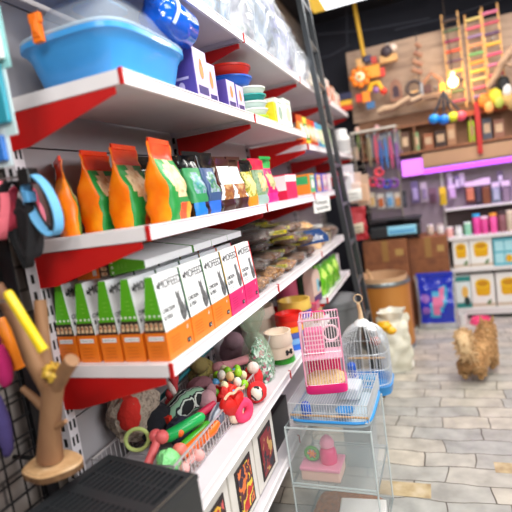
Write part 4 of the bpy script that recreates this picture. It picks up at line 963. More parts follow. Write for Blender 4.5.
# pink tall cage
PX, PY, PZ = at(327, 386, 'y', 1.93).x, 1.93, zc+.1015
HP = M('#f2207c', .3); PW = M('#f0e2e8', .35, .2)
t = T('hamster_cage', 'tall pink and white wire hamster cage on top of the stack of cages', 'cage', (PX, PY, PZ), .22)
P('tray', tray(MB(), .09, .075, .042), HP, t, True)
m_ = MB(); wirebox(m_, -.084, .084, -.068, .068, .04, .325, .012, .0014); P('bars', m_, PW, t)
P('backboard', MB().box((-.075, .045, .045), (.075, .052, .15)), HP, t); 
P('bedding', MB().rings([[(x, y, z+.006*noise.noise(Vector((x*60, y*60, 2)))) for x, y in sup(.085*q, .066*q, .4, 32)] for q, z in ((1, .02), (1, .044), (.7, .062), (.3, .068), (.02, .07))]), MN(['#e2b478', '#f2d8a4', '#c28a4e'], 110, .8, .8), t, True)
P('upper_floor', MB().box((-.086, -.066, .15), (.086, .066, .156)), M('#f3b6cc', .4), t); 
P('pink_house', MB().box((-.072, -.02, .1565), (.012, .05, .265)), M('#f27ba8', .4), t, bev=.006)
sl_ = MB(); 
for k in range(4): sl_.box((-.074, -.0215, .18+k*.02), (.014, -.0203, .186+k*.02))
P('house_slats', sl_, M('#f9c4d6', .4), t)
P('wheel', MB().torus((.045, .03, .235), .034, .005, 'y', 0, 24, 6), M('#f4d6e0', .35), t, True)
hd_ = MB(); hd_.tube([(-.03, 0, .325), (-.025, 0, .345), (.025, 0, .345), (.03, 0, .325)], .003, 6); P('handle', hd_, HP, t, True)
cr_ = MB()
for sx in (-1, 1):
    for sy in (-1, 1): cr_.bar((sx*.084, sy*.068, .04), (sx*.084, sy*.068, .328), .0035, 6)
P('corner_posts', cr_.tube([(-.084, -.068, .327), (.084, -.068, .327), (.084, .068, .327), (-.084, .068, .327)], .0035, 6, 0, True), M('#f0a6c2', .35), t, True)
# round-topped bird cage behind
bx, by = at(370, 395, 'y', 2.42).x, 2.42
t = T('bird_cage', 'dome-topped white wire bird cage with a blue base, right of the pink cage', 'cage', (bx, by, 0), 0)
stz = .412
bw, bdp = .125, .11
P('tray', MB().rings([[(x, y, z) for x, y in sup(bw*q, bdp*q, .5, 36)] for q, z in ((.94, stz), (1, stz+.005), (1.03, stz+.045), (1.06, stz+.05), (1.0, stz+.05), (.94, stz+.01))]), CBL, t, True)
def dome(a):
    pts = []
    for k in range(4): pts.append((1, stz+.045+k*.06))
    for k in range(1, 8): b = PI/2*k/7; pts.append((math.cos(b)*.98+.02, stz+.225+.14*math.sin(b)))
    c, s = math.cos(a), math.sin(a); e = .6
    ux, uy = bw*math.copysign(abs(c)**e, c), bdp*math.copysign(abs(s)**e, s)
    return [(ux*q, uy*q, z) for q, z in pts]
m_ = MB()
for k in range(48): m_.tube(dome(2*PI*k/48), .0016, 4)
for z in (stz+.06, stz+.14, stz+.225): m_.tube([(x, y, z) for x, y in sup(bw, bdp, .6, 36)], .0018, 5, 0, True)
P('bars', m_, WW, t)
P('top_cap', MB().lathe([(.045, stz+.355), (.035, stz+.372), (.015, stz+.385), (.0, stz+.388)], n=20), M('#eef2f4', .35), t, True)
P('finial', MB().tube([(0, 0, stz+.385), (0, 0, stz+.42), (-.006, 0, stz+.47)], [.014, .011, .009], 10), MN(['#c89868', '#e8d2b0'], 20, .6), t, True, label='wooden knob on top')
P('hanger', MB().torus((-.004, 0, stz+.495), .022, .003, 'y', 0, 22, 6), M('#d8b890', .4), t, True)
P('blue_drinker', MB().lathe([(.022, stz+.1), (.024, stz+.11), (.024, stz+.165), (.012, stz+.175)], (-.065, -.08, 0), 16), M('#1a5fd0', .3), t, True, label='blue drinker')
P('white_cup', MB().lathe([(.026, stz+.075), (.03, stz+.098), (.026, stz+.098)], (-.065, -.08, 0), 16), M('#e8eef2', .4), t, True)
P('food_dish', MB().box((-.03, -.1, stz+.05), (.05, -.04, stz+.095)), M('#3aa0d8', .35), t, bev=.004)
P('toy', MB().ball((.06, .0, stz+.26), (.03, .03, .022), 0, 14, 9, .3), MN(['#e0502a', '#3a2a2a', '#e8a08a'], 40, .5), t, True, label='orange and black toy')
P('perch', MB().bar((-.1, .02, stz+.16), (.1, .02, stz+.16), .006, 8), PALEW, t, True)
S('cage_stand_box', 'grey carton on the floor under the dome-topped bird cage', 'carton', MB().box((-.15, -.09, 0), (0, .09, .41)), M('#a8adb0', .5), (bx, by, .001), 0, bev=.003)
# small dark and yellow thing on the floor behind the cages
p = at(396, 367, 'z', 0.0)
t = T('rubber_duck_toy', 'little dark green and yellow toy on the floor behind the bird cage', 'pet toy', (p.x-.03, p.y, 0.0)); P('body', MB().ball((0, 0, .035), (.06, .04, .035)), M('#1d3a2e', .5), t, True); P('head', MB().ball((.04, -.02, .06), (.025, .022, .022)), M('#e0c02a', .5), t, True)
# ================================================================== drum, tubs and sack
DRM = MN(['#c07d35', '#b8752f', '#c98a42'], 3, .45, 0, 'NOISE', (1, 1, .3)); STEEL = M('#9aa2a4', .3, .9)
t = T('fibre_drum', 'tall tan fibre drum with steel rims, open at the top', 'drum', (-.455, 4.28, 0))
r = .232
P('body', MB().lathe([(r, .03), (r, .615), (r-.012, .615), (r-.012, .3), (.001, .3)], n=40, cap=False), DRM, t, True)
P('bottom', MB().lathe([(r+.004, 0), (r+.006, .03), (r, .034)], n=40), STEEL, t, True)
P('top_rim', MB().lathe([(r+.001, .585), (r+.007, .59), (r+.007, .615), (r+.003, .622), (r-.014, .622), (r-.014, .6)], n=40, cap=False), STEEL, t, True)
P('inner_sleeve', MB().lathe([(r-.016, .35), (r-.016, .66), (r-.02, .66), (r-.02, .35)], n=40, cap=False), M('#c9a27c', .5), t, True)
sp = MB(); sp.tube([(0, 0, .35), (-.12, -.05, .72)], .014, 8); P('scoop_handle', sp, PALEW, t, True, label='wooden scoop handle')
t = T('grey_bin', 'dark grey plastic bin behind the ladder foot', 'bin', (-.745, 3.42, 0)); P('body', MB().lathe([(.15, 0), (.19, .62), (.2, .625), (.2, .66), (.185, .66), (.145, .02)], n=32, cap=False), M('#6d6f70', .5), t, True); P('lid', MB().lathe([(.203, .661), (.203, .675), (.12, .69), (.001, .692)], n=32), M('#7a7c7e', .5), t, True)
# white sack, slumped, with a yellow printed top
sk = packet(.24, .2, .44, lambda s, u, tt: 0, seed=200, crinkle=.03, n=36, k=20, flat=1.08)
sx_ = at(392, 345, 'y', 3.7).x
t = T('white_sack', 'slumped white plastic sack in front of the drum, with yellow scoops on top', 'sack', (sx_+.02, 3.72, 0), -1.2)
P('sack', sk, MN(['#e8e4d2', '#d8d4c0', '#f0eee2'], 8, .4, .4), t, True)
rf = MB(); rf.rings([[((.07+.02*math.sin(5*a)*q)*math.cos(a)*(1+q*.35), (.08+.02*math.sin(4*a)*q)*math.sin(a)*(1+q*.35), .42+q*.06) for a in [2*PI*k/30 for k in range(30)]] for q in (0, .5, 1)], 0, False); P('rolled_neck', rf, M('#e6e2d4', .4), t, True)
S('yellow_scoop', 'yellow plastic scoops lying on the neck of the white sack', 'scoop', MB().ball((0, 0, 0), (.06, .05, .035), 0, 16, 10, .35).ball((.05, -.03, -.03), (.04, .03, .03), 0, 14, 9, .3), M('#f2b20c', .4), tuple(at(384, 326, 'y', 3.55)), 0, None, True)
# ================================================================== blue pet food sack against the cartons
def sack_f(side, u, t):
    if side == 'F':
        if t < .13: return 1
        if abs(u) > .84: return 1
        if t > .93: return 0
        if (u-.12+(.5-t)*.9)**2/.045+(t-.5)**2/.07 < 1: return 2
        if (u-.12+(.5-t)*.9)**2/.14+(t-.5)**2/.09 < 1: return 3
        if (u+.55)**2/.05+(t-.58)**2/.006 < 1 or (u+.55)**2/.05+(t-.36)**2/.004 < 1: return 4
        return 0
    return 1
t = T('dog_food_sack', 'blue and silver pet food sack standing on the floor by the back shelves', 'sack', (-.015, 4.76, 0), -PI/2-.06)
FB = M('#1a2fb0', .25, coat=.3)
P('sack', packet(.375, .16, .53, sack_f, n=72, k=40, seed=210, crinkle=.014, flat=.95), [FB, M('#c2c6cc', .25, .6), M('#d8709a', .35), M('#3fa0c8', .35), M('#8a5ab0', .35)], t, True)
P('top_seal', MB().box((-.006, -.17, .522), (.006, .17, .548)), M('#2338b8', .3), t, bev=.002)
q = MB(); q.text('PREMIUM', .03, (.06, .0, .455), (0, 1, 0), (-.2, 0, 1), 0); 
# ================================================================== dog
FURC = MN(['#bd8d5a', '#d4aa78', '#a07645', '#e0be92'], 30, .95, .3)
t = T('dog', 'small fluffy tan spitz dog standing on the stone floor, seen from behind', 'dog', (.235, 3.55, 0), 0)
def dog_mesh():
    bm_v = [  # joint, radius
     ('hip', (-.05, -.06, .18), .064), ('mid', (.0, .02, .195), .066), ('chest', (.05, .1, .2), .074), ('neck', (.072, .14, .27), .062), ('skull', (.085, .165, .325), .056), ('muzzle', (.105, .215, .315), .026), ('nose', (.112, .24, .312), .016),
     ('hlu', (-.095, -.075, .12), .046), ('hlk', (-.105, -.055, .075), .03), ('hlh', (-.105, -.095, .05), .022), ('hlp', (-.105, -.08, .014), .02),
     ('hru', (-.01, -.09, .12), .046), ('hrk', (-.005, -.07, .075), .03), ('hrh', (-.002, -.11, .05), .022), ('hrp', (-.002, -.092, .014), .02),
     ('flu', (.02, .115, .12), .036), ('flk', (.015, .12, .06), .024), ('flp', (.015, .128, .014), .021),
     ('fru', (.09, .1, .12), .036), ('frk', (.094, .1, .06), .024), ('frp', (.094, .108, .014), .021)]
    ed = [('hip', 'mid'), ('mid', 'chest'), ('chest', 'neck'), ('neck', 'skull'), ('skull', 'muzzle'), ('muzzle', 'nose'), ('hip', 'hlu'), ('hlu', 'hlk'), ('hlk', 'hlh'), ('hlh', 'hlp'), ('hip', 'hru'), ('hru', 'hrk'), ('hrk', 'hrh'), ('hrh', 'hrp'), ('chest', 'flu'), ('flu', 'flk'), ('flk', 'flp'), ('chest', 'fru'), ('fru', 'frk'), ('frk', 'frp')]
    ix = {n: i for i, (n, _, _) in enumerate(bm_v)}
    me = bpy.data.meshes.new('sk'); me.from_pydata([p for _, p, _ in bm_v], [(ix[a], ix[b]) for a, b in ed], [])
    o = bpy.data.objects.new('sk', me); C.objects.link(o)
    s = o.modifiers.new('s', 'SKIN'); 
    for i, (_, _, r_) in enumerate(bm_v): me.skin_vertices[0].data[i].radius = (r_, r_); me.skin_vertices[0].data[i].use_root = i == 0
    u = o.modifiers.new('u', 'SUBSURF'); u.levels = 3; u.render_levels = 3
    dg = bpy.context.evaluated_depsgraph_get(); m2 = bpy.data.meshes.new_from_object(o.evaluated_get(dg))
    vs = [v.co.copy() for v in m2.vertices]; ns = [v.normal.copy() for v in m2.vertices]; fs = [list(p_.vertices) for p_ in m2.polygons]
    bpy.data.objects.remove(o); bpy.data.meshes.remove(m2)
    return vs, ns, fs
vs, ns, fs = dog_mesh()
mb = MB(); mb.add(vs, fs)
def tufts(mb, pts, n_each, ln, rad, back):
    for p, nr in pts:
        d = (nr+Vector(back)+Vector((R.uniform(-.4, .4), R.uniform(-.4, .4), R.uniform(-.4, .4)))).normalized(); l = ln*R.uniform(.6, 1.2)
        a = d.cross(Vector((.3, .2, 1))).normalized()*rad; b = d.cross(a).normalized()*rad
        q = p-nr*.004; m_ = q+d*l*.55+nr*.004
        mb.add([q+a, q-a*.5+b, q-a*.5-b, m_+a*.6, m_-a*.3+b*.6, m_-a*.3-b*.6, q+d*l-Vector((0, 0, l*.25))], [(0, 1, 4, 3), (1, 2, 5, 4), (2, 0, 3, 5), (3, 4, 6), (4, 5, 6), (5, 3, 6)])
body_pts = [(v, n_) for v, n_ in zip(vs, ns) if v.z > .06 and (v-Vector((.11, .235, .315))).length > .05]
R.shuffle(body_pts); tufts(mb, body_pts[:3600], 1, .034, .0032, (-.35, -.7, -.2))
P('body', mb, FURC, t, True)
# ears, tail, nose and eyes
for s in (-1, 1):
    e = MB(); b_ = Vector((.085+s*.034, .158, .362)); e.add([b_+Vector((-.017, 0, 0)), b_+Vector((.017, 0, 0)), b_+Vector((0, .018, 0)), b_+Vector((s*.01, -.004, .052)), b_+Vector((0, -.012, -.004))], [(0, 4, 3), (4, 1, 3), (1, 2, 3), (2, 0, 3)]); P('ear', e, FURC, t)
    P('eye', MB().ball((.103+s*.022, .206, .335), .007, 0, 10, 6), INK, t, True)
P('nose', MB().ball((.114, .254, .315), .011, 0, 10, 6), INK, t, True)
tl_ = MB(); path = [Vector((-.07, -.11, .2)), Vector((-.095, -.125, .25)), Vector((-.105, -.1, .3)), Vector((-.095, -.05, .32)), Vector((-.07, -.01, .31))]
tl_.tube(path, [.03, .045, .05, .045, .02], 12)
tp_ = []
for k in range(len(path)-1):
    for j in range(90):
        f_ = R.random(); c = path[k].lerp(path[k+1], f_); a = R.random()*2*PI; n_ = Vector((math.cos(a), .5*math.sin(a), math.sin(a))).normalized(); tp_.append((c+n_*.035, n_))
tufts(tl_, tp_, 1, .05, .006, (-.1, -.3, .5)); P('tail', tl_, MN(['#c09a6c', '#d8b98e', '#a88256'], 30, .95, .8), t, True, label='lighter curled fluffy tail')
# ================================================================== brown cartons that carry the scale
CB = MN(['#7d4a2c', '#8c5634', '#70412a'], 8, .7, .1); TAPE = M('#98703e', .4); CB2 = M('#6a3c24', .7)
def crate(x0, x1, y0, y1, z0, z1, lab):
    t = T('cardboard_carton', lab, 'carton', ((x0+x1)/2, (y0+y1)/2, z0), 0, 'brown cardboard cartons'); w, d, h = (x1-x0)/2, (y1-y0)/2, z1-z0
    P('carton', MB().box((-w, -d, 0), (w, d, h)), CB, t, bev=.004)
    P('tape', MB().box((-.03, -d-.0012, h*.55), (.03, -d-.0003, h)), TAPE, t); P('flap_line', MB().box((-w+.006, -d-.0008, h*.52), (w-.006, -d-.0002, h*.535)), CB2, t)
    q = MB(); q.box((w*.45, -d-.0012, h*.66), (w*.8, -d-.0003, h*.8)); P('sticker', q, M('#b08c50', .5), t)
crate(-.66, -.235, 4.76, 5.3, .001, .44, 'lower left brown carton behind the fibre drum'); crate(-.66, -.235, 4.74, 5.3, .443, .905, 'upper left brown carton carrying the scale')
crate(-.23, .135, 4.86, 5.3, .001, .44, 'lower right brown carton behind the blue sack'); crate(-.23, .135, 4.84, 5.3, .443, .89, 'upper right brown carton beside the white fronted boxes')
# shop scale
y = 4.86
t = T('shop_scale', 'black shop scale with a pale blue display on the brown cartons', 'scale', (at(397, 243, 'y', y).x, 4.9, .907), .0)
sw_ = .24
bdy = MB(); bdy.prism([(-.13, .02), (.15, .02), (.15, .16), (-.06, .16), (-.13, .13)], 'x', -sw_, sw_); P('body', bdy, M('#2a2c2f', .4), t, bev=.012)
P('platter', MB().box((-sw_+.0, -.15, .185), (sw_+.02, .16, .2)), M('#3a3d40', .3, .6), t, bev=.005); P('neck', MB().box((-.08, -.03, .16), (.08, .1, .185)), M('#1a1b1d', .5), t)
P('display', MB().prism([(-.136, .045), (-.136, .115), (-.131, .13), (-.128, .045)], 'x', -.07, .2), M('#8fd0ea', .3), t, label='pale blue display panel')
kb = MB()
for i in range(8): kb.box((-.05+i*.03, -.139, .06), (-.03+i*.03, -.1362, .09))
P('keys', kb, M('#3f8fc4', .4), t)
for sx in (-1, 1): P('foot', MB().lathe([(.02, 0), (.022, .02)], (sx*.19, -.08, 0), 12), M('#101010', .6), t, True)
# tall card pack stand on the scale: hanging collars and cards
def pack(px, py, y, w, h, c1, c2, lab, grp, d=.02, name='hanging_pack', hook_=False, cat='pack', third=None):
    p = at(px, py, 'y', y); t = T(name, lab, cat, (p.x, p.y, p.z-h/2), R.uniform(-.05, .05), grp)
    P('card', MB().box((-w/2, 0, 0), (w/2, .004, h)), M(c1, .4), t); P('content', MB().box((-w*.36, -d, h*.12), (w*.36, -.0005, h*.68)), M(c2, .35), t, bev=min(d*.3, .008))
    if third: P('header', MB().box((-w*.48, -.0015, h*.74), (w*.48, -.0003, h*.97)), M(third, .4), t)
    return t
# ---- narrow display rack between shelving and scale
rk = T('display_rack', 'narrow white wire display rack behind the scale, hung with collars and packs', 'rack', (-.5, 5.02, 0))
m_ = MB()
for x in (-.18, .24): m_.bar((x, .05, .91), (x, .05, 2.02), .01, 8)
for k in range(5): m_.bar((-.18, .05, .95+k*.24), (.24, .05, .95+k*.24), .004, 6)
for k in range(4): m_.bar((-.1+k*.09, .05, .95), (-.1+k*.09, .05, 2.0), .003, 5)
P('wires', m_, M('#8e857c', .4, .3), rk); P('top_bar', MB().bar((-.2, .05, 2.02), (.26, .05, 2.02), .011, 8), M('#e8e0d4', .4), rk, True)
yk = 5.17
kp = [(372, 200, .07, .16, '#e8dccb', '#d8b070', 'white and yellow chew pack, leftmost in the row above the scale'), (381, 201, .07, .16, '#efe8e0', '#c86a3a', 'white and orange chew pack, second in the row above the scale'), (390, 200, .07, .16, '#dce8f0', '#6fa8d8', 'white and sky blue pack, third in the row above the scale'), (398, 200, .06, .16, '#f0e4d4', '#e0a060', 'white and peach pack, fourth in the row above the scale'), (404, 199, .05, .17, '#2a2a30', '#4a4a55', 'slim black pack at the right end of the row above the scale')]
for k in kp: pack(k[0], k[1], yk-.05, k[2], k[3], k[4], k[5], k[6], 'packs above the scale')
for i, (px, py, h, c, lb) in enumerate(((369, 152, .3, '#9a8a6a', 'long olive bead lead hanging leftmost on the display rack'), (376, 150, .3, '#e0607a', 'rose pink lead hanging on the display rack'), (381, 155, .3, '#3f6ab8', 'blue lead hanging on the display rack'), (386, 153, .3, '#4a8ad0', 'light blue lead hanging in the middle of the rack'), (391, 152, .32, '#d85a8a', 'pink lead hanging on the right of the rack'), (397, 156, .28, '#8a5aa8', 'violet lead hanging at the right end of the rack'))):
    p = at(px, py, 'y', yk-.14); t = T('pet_lead', lb, 'lead', tuple(p), 0, 'leads on the display rack')
    P('strap', MB().tube([(0, 0, h/2), (.012, -.005, 0), (.004, 0, -h/2), (-.012, .005, 0)], .008, 6, 0, True), M(c, .6), t, True); P('clasp', MB().torus((0, 0, h/2+.015), .014, .004, 'y', 0, 14, 6), STEEL, t, True); P('hook', MB().bar((0, -.01, h/2+.026), (0, .055, h/2+.026), .004, 6).bar((0, .046, h/2+.026), (0, .046, -h/2), .003, 5), STEEL, t, True)
for i, (px, py, c, lb) in enumerate(((373, 182, '#e02a4a', 'bright red collar coil low on the display rack'), (380, 183, '#b03a8a', 'magenta collar coil low on the display rack'), (387, 184, '#2a3fb0', 'royal blue collar coil low on the display rack'), (394, 183, '#7a3a9a', 'purple collar coil low on the display rack'), (379, 172, '#f04a5a', 'coral red collar coil in the middle of the display rack'), (368, 181, '#5a3a3a', 'dark brown collar coil at the left of the display rack'))):
    p = at(px, py, 'y', yk-.12); t = T('pet_collar', lb, 'collar', tuple(p), 0, 'collar coils on the display rack')
    P('coil', MB().torus((0, 0, 0), .038, .014, 'y', 0, 22, 8).torus((.004, .02, -.006), .03, .01, 'y', 0, 22, 8), M(c, .5), t, True); P('buckle', MB().cbox((0, -.008, .036), (.02, .02, .018)), STEEL, t, bev=.003)
p = at(385, 142, 'y', yk-.02); t = T('picture_card', 'tall cream framed card behind the hanging leads', 'card', tuple(p)); fr = MB(); w, h = .16, .28
fr.box((-w, 0, -h/2), (-w+.016, .01, h/2)); fr.box((w-.016, 0, -h/2), (w, .01, h/2)); fr.box((-w, 0, h/2-.016), (w, .01, h/2)); P('frame', fr, M('#e6d8a8', .5), t); P('card', MB().box((-w+.016, .004, -h/2), (w-.016, .008, h/2-.016)), M('#8a8a9a', .6), t)
for i, (px, py, c) in enumerate(((357, 130, '#d8b0a0'), (377, 128, '#e8b8b8'), (394, 130, '#d898b0'))):
    p = at(px, py, 'y', yk-.06); t = T('tassel_toy', ['leftmost pale tassel toy on the rack top', 'middle pinkish tassel toy on the rack top', 'rightmost mauve tassel toy on the rack top'][i], 'pet toy', tuple(p), 0, 'tassel toys on the rack top')
    P('knob', MB().ball((0, 0, 0), (.028, .025, .035)), M(c, .5), t, True); P('strings', MB().tube([(0, 0, -.03), (.01, 0, -.12), (.03, 0, -.2), (.06, 0, -.24)], .007, 6).tube([(0, 0, -.03), (-.01, 0, -.13), (-.005, 0, -.22)], .007, 6), M(['#8a9a5a', '#c86a7a', '#9a6a9a'][i], .6), t, True)
# red pouch and paper slips left of the scale
p = at(357, 218, 'y', 4.3); t = T('red_pouch', 'dark red pouch bag hanging at the end of the shelves', 'pouch', tuple(p), .2); P('pouch', packet(.16, .06, .3, lambda s, u, tt: 0, seed=230, crinkle=.02), M('#a01420', .45), t, True); [setattr(ch, 'rotation_euler', (0, 0, -PI/2)) for ch in t.children]; [setattr(ch, 'location', (0, 0, -.2)) for ch in t.children]; P('strap', MB().tube([(-.04, 0, .09), (0, 0, .16), (.04, 0, .09)], .004, 6), INK, t, True)
for i, (px, py, y_, w, h, lb) in enumerate(((353, 196, 4.1, .15, .1, 'white handwritten price slip hanging just right of the ladder'), (358, 229, 4.262, .1, .09, 'cream paper slip on the red pouch'))):
    p = at(px, py, 'y', y_); t = T('price_slip', lb, 'price slip', tuple(p), .1)
    P('paper', MB().rings([[(-w/2, -.01*math.sin(z*20), z), (w/2, -.012*math.cos(z*25), z+.012), (w/2, -.012*math.cos(z*25)+.001, z+.012), (-w/2, -.01*math.sin(z*20)+.001, z)] for z in (-h/2, -h/4, 0, h/4, h/2)]), M('#f2f0ea', .6) if i == 0 else M('#dccfb4', .6), t)
    sc_ = MB()
    for k in range(2): sc_.tube([(-w*.35+j*w*.05, -.0145, .018-.035*k+.007*math.sin(j*2.1+k)) for j in range(14)], .0018, 4)
    P('scribble', sc_, INK, t)
for i, (px, py, c, lb) in enumerate(((348, 180, '#cfc8d0', 'clear bag of greyish goods hanging beside the ladder'), (356, 188, '#d8b8a8', 'peach pack hanging above the red pouch'), (363, 190, '#c8a890', 'tan pack hanging left of the chew packs'))): pack(px, py, 4.4, .12, .28, c, ['#e8e4ea', '#e8d0c4', '#d8b090'][i], lb, 'packs hanging beside the ladder')
# ================================================================== back wall
yb = 5.2
M_BOARD = MN(['#a08470', '#b0947e', '#927866'], 3, .7, .05, 'NOISE', (1, 1, 6))
bl = at(352, 128, 'y', yb); tlp = at(346, 55, 'y', yb)
struct('trim_2', MB().box((tlp.x, yb, 2.13), (2.6, yb+.02, 2.86)), M_BOARD)
# wooden ledge under the board with uprights
LEDG = MN(['#7a4c32', '#94603f', '#6a4029'], 6, .6, .1, 'NOISE', (6, 1, 1))
t = T('wall_shelf', 'long brown wooden wall shelf with compartments under the plywood board', 'shelf', (0, 0, 0))
zt_, zb_ = 1.99, 1.72
for z in (2.0, 1.73): P('board', MB().box((-.62, yb-.11, z-.012), (2.4, yb+.02, z+.012)), LEDG, t, bev=.002)
P('backboard', MB().box((-.62, yb+.021, 1.73), (2.4, yb+.03, 2.13)), M('#8a6248', .7), t)
for k in range(5): P('divider', MB().box((-.6+k*.52, yb-.105, 1.742), (-.585+k*.52, yb+.02, 1.988)), LEDG, t)
P('edge_strip', MB().box((.08, yb-.125, 1.99), (2.4, yb-.1105, 2.035)), M('#a8481e', .6), t, label='reddish front edge strip')
rp = at(479, 135, 'y', yb-.14); P('red_post', MB().box((rp.x-.022, yb-.155, 1.62), (rp.x+.022, yb-.126, 2.1)), M('#b01c18', .5), t, label='red post')
P('canopy', MB().box((-.02, yb-.12, 1.565), (2.4, yb-.1, 1.70)), M('#b08a68', .6), t, label='pale wooden canopy board')
# purple LED strip and lilac backing
struct('trim_3', MB().box((-.6, yb+.06, .7), (2.4, yb+.08, 1.72)), M('#9a8a98', .6))
t = T('led_strip', 'glowing purple light strip under the wooden canopy of the back wall', 'light strip', (0, 0, 0))
P('tube', MB().box((-.02, yb-.215, 1.50), (2.3, yb-.19, 1.545)), ME('#b648f0', 1.3), t, label='glowing purple tube'); P('holder', MB().box((-.02, yb-.189, 1.495), (2.3, yb-.18, 1.55)), M('#d0c8d8', .5), t)
p0, p1_ = at(401, 161, 'y', yb-.1), at(424, 174, 'y', yb-.1)
t = T('light_panel', 'glowing pink violet panel at the left end of the purple light strip', 'light panel', (0, 0, 0)); P('panel', MB().box((p0.x, yb-.1, p1_.z), (p1_.x, yb-.08, p0.z)), ME('#d070ec', 1.0), t); P('frame', MB().box((p0.x-.01, yb-.079, p1_.z-.01), (p1_.x+.01, yb-.07, p0.z+.01)), M('#5a4a60', .5), t)
ar = bpy.data.lights.new('purple_glow', 'AREA'); ar.shape = 'RECTANGLE'; ar.size = 2.2; ar.size_y = .05; ar.energy = 5; ar.color = (.62, .2, 1); ao = bpy.data.objects.new('purple_glow', ar); C.objects.link(ao); ao.location = (1.1, yb-.2, 1.49); ao.rotation_euler = (-.35, 0, 0)
# counter shelving under it
SHW = M('#dcd8d8', .4)
t = T('back_shelving', 'white back wall shelving with boxed pet dishes, right of the brown cartons', 'shelving', (0, 0, 0))
yf = 5.0
for z, th in ((.1, .06), (.515, .035), (.84, .035), (1.12, .02)): P('shelf', MB().box((.145, yf if z < 1 else yf+.06, z-th), (2.3, yb+.055, z)), SHW, t, bev=.002)
P('plinth', MB().box((.15, yf+.03, 0), (2.3, yb+.05, .039)), M('#2a2626', .6), t)
for x in (.145, 1.25, 2.3): P('upright', MB().box((x-.012, yb+.03, .0), (x+.012, yb+.058, 1.5)), SHW, t)
P('shelf_back', MB().box((.158, yb+.0, .101), (2.28, yb+.02, 1.1)), M('#4a3a3a', .7), t)
# boxed bowls: white box, yellow dish picture
def dish_box(x, z, w, h, lab, kind=0):
    t = T('dish_carton', lab, 'carton', (x, yf+.025, z), 0, 'boxed pet dishes on the back shelves')
    P('carton', MB().box((-w/2, 0, 0), (w/2, .16, h)), M(['#eceae6', '#dfeaea', '#5fb2c4'][kind], .4), t, bev=.002)
    f = MB(); e = -.0008; r_, u_ = (1, 0, 0), (0, 0, 1)
    if kind == 0:
        f.poly([(-w*.3, h*.42), (-w*.22, h*.36), (w*.22, h*.36), (w*.3, h*.42), (w*.33, h*.72), (-w*.33, h*.72)], (0, e, 0), r_, u_, 0); f.disc((0, 2*e, h*.73), r_, u_, w*.335, h*.14, 1); f.disc((0, 3*e, h*.73), r_, u_, w*.25, h*.09, 2)
        f.poly([(-w*.5, 0), (w*.5, 0), (w*.5, h*.1), (-w*.5, h*.1)], (0, e, h*.04), r_, u_, 3); f.poly([(-.02, 0), (.015, 0), (.03, .05), (.0, .04)], (w*.2, 2*e, h*.1), r_, u_, 4)
    elif kind == 1:
        f.poly([(-w*.5, 0), (w*.5, 0), (w*.5, h*.16), (-w*.5, h*.16)], (0, e, h*.82), r_, u_, 5); f.disc((w*.1, e, h*.5), r_, u_, w*.22, h*.18, 6); f.poly([(-w*.5, 0), (w*.5, 0), (w*.5, h*.16), (-w*.5, h*.16)], (0, e, h*.02), r_, u_, 5); f.disc((w*.2, 2*e, h*.22), r_, u_, w*.2, h*.14, 7)
    else:
        for i in range(2):
            for j in range(2): f.poly([(-w*.2, 0), (w*.2, 0), (w*.2, h*.36), (-w*.2, h*.36)], (-w*.23+i*w*.46, e, h*.1+j*h*.44), r_, u_, 8)
        f.disc((w*.2, 2*e, h*.25), r_, u_, w*.16, h*.14, 0)
    P('print', f, [M('#e0a80c', .35), M('#f0c420', .35), M('#c88a10', .4), M('#cbb9a6', .5), M('#5a7a4a', .5), M('#2f8a86', .4), M('#e8b85a', .4), M('#1f3a3a', .4), M('#a8dae4', .4)], t)
dish_box(.255, .516, .15, .29, 'white carton with a yellow dish, upper row left, cut by the brown cartons'); dish_box(.435, .516, .2, .29, 'white carton with a yellow dish, upper row, second from the left')
dish_box(.64, .516, .19, .27, 'turquoise carton with pale windows, upper row right', 2); dish_box(.85, .516, .19, .28, 'turquoise carton with pale windows at the far right of the upper row', 2)
dish_box(.245, .102, .14, .34, 'white and teal carton with a small yellow picture, lower row left', 1); dish_box(.425, .102, .21, .34, 'white carton with a yellow dish, lower row, middle'); dish_box(.655, .102, .22, .34, 'white carton with a yellow dish, lower row right'); dish_box(.9, .102, .22, .34, 'white carton with a yellow dish at the far right of the lower row')
p = at(462, 314, 'z', .0); t = T('food_dish', 'small white pot on the floor beside the blue sack', 'pot', (.205, 4.86, 0)); P('pot', MB().lathe([(.045, 0), (.05, .1), (.044, .1), (.04, .02)], n=20, cap=False), M('#e0dedc', .4), t, True); P('base', MB().lathe([(.044, .001), (.044, .02)], n=20), M('#c8c6c4', .4), t, True)
t = T('food_dish', 'pink plastic feeding dish on the floor before the back shelves', 'dish', (.37, 4.85, 0)); P('dish', MB().lathe([(.1, 0), (.105, .005), (.085, .05), (.075, .05), (.06, .02)], n=28, cap=False), M('#e8487a', .35), t, True); P('bottom', MB().lathe([(.07, .004), (.07, .02)], n=24), M('#e8487a', .35), t, True)
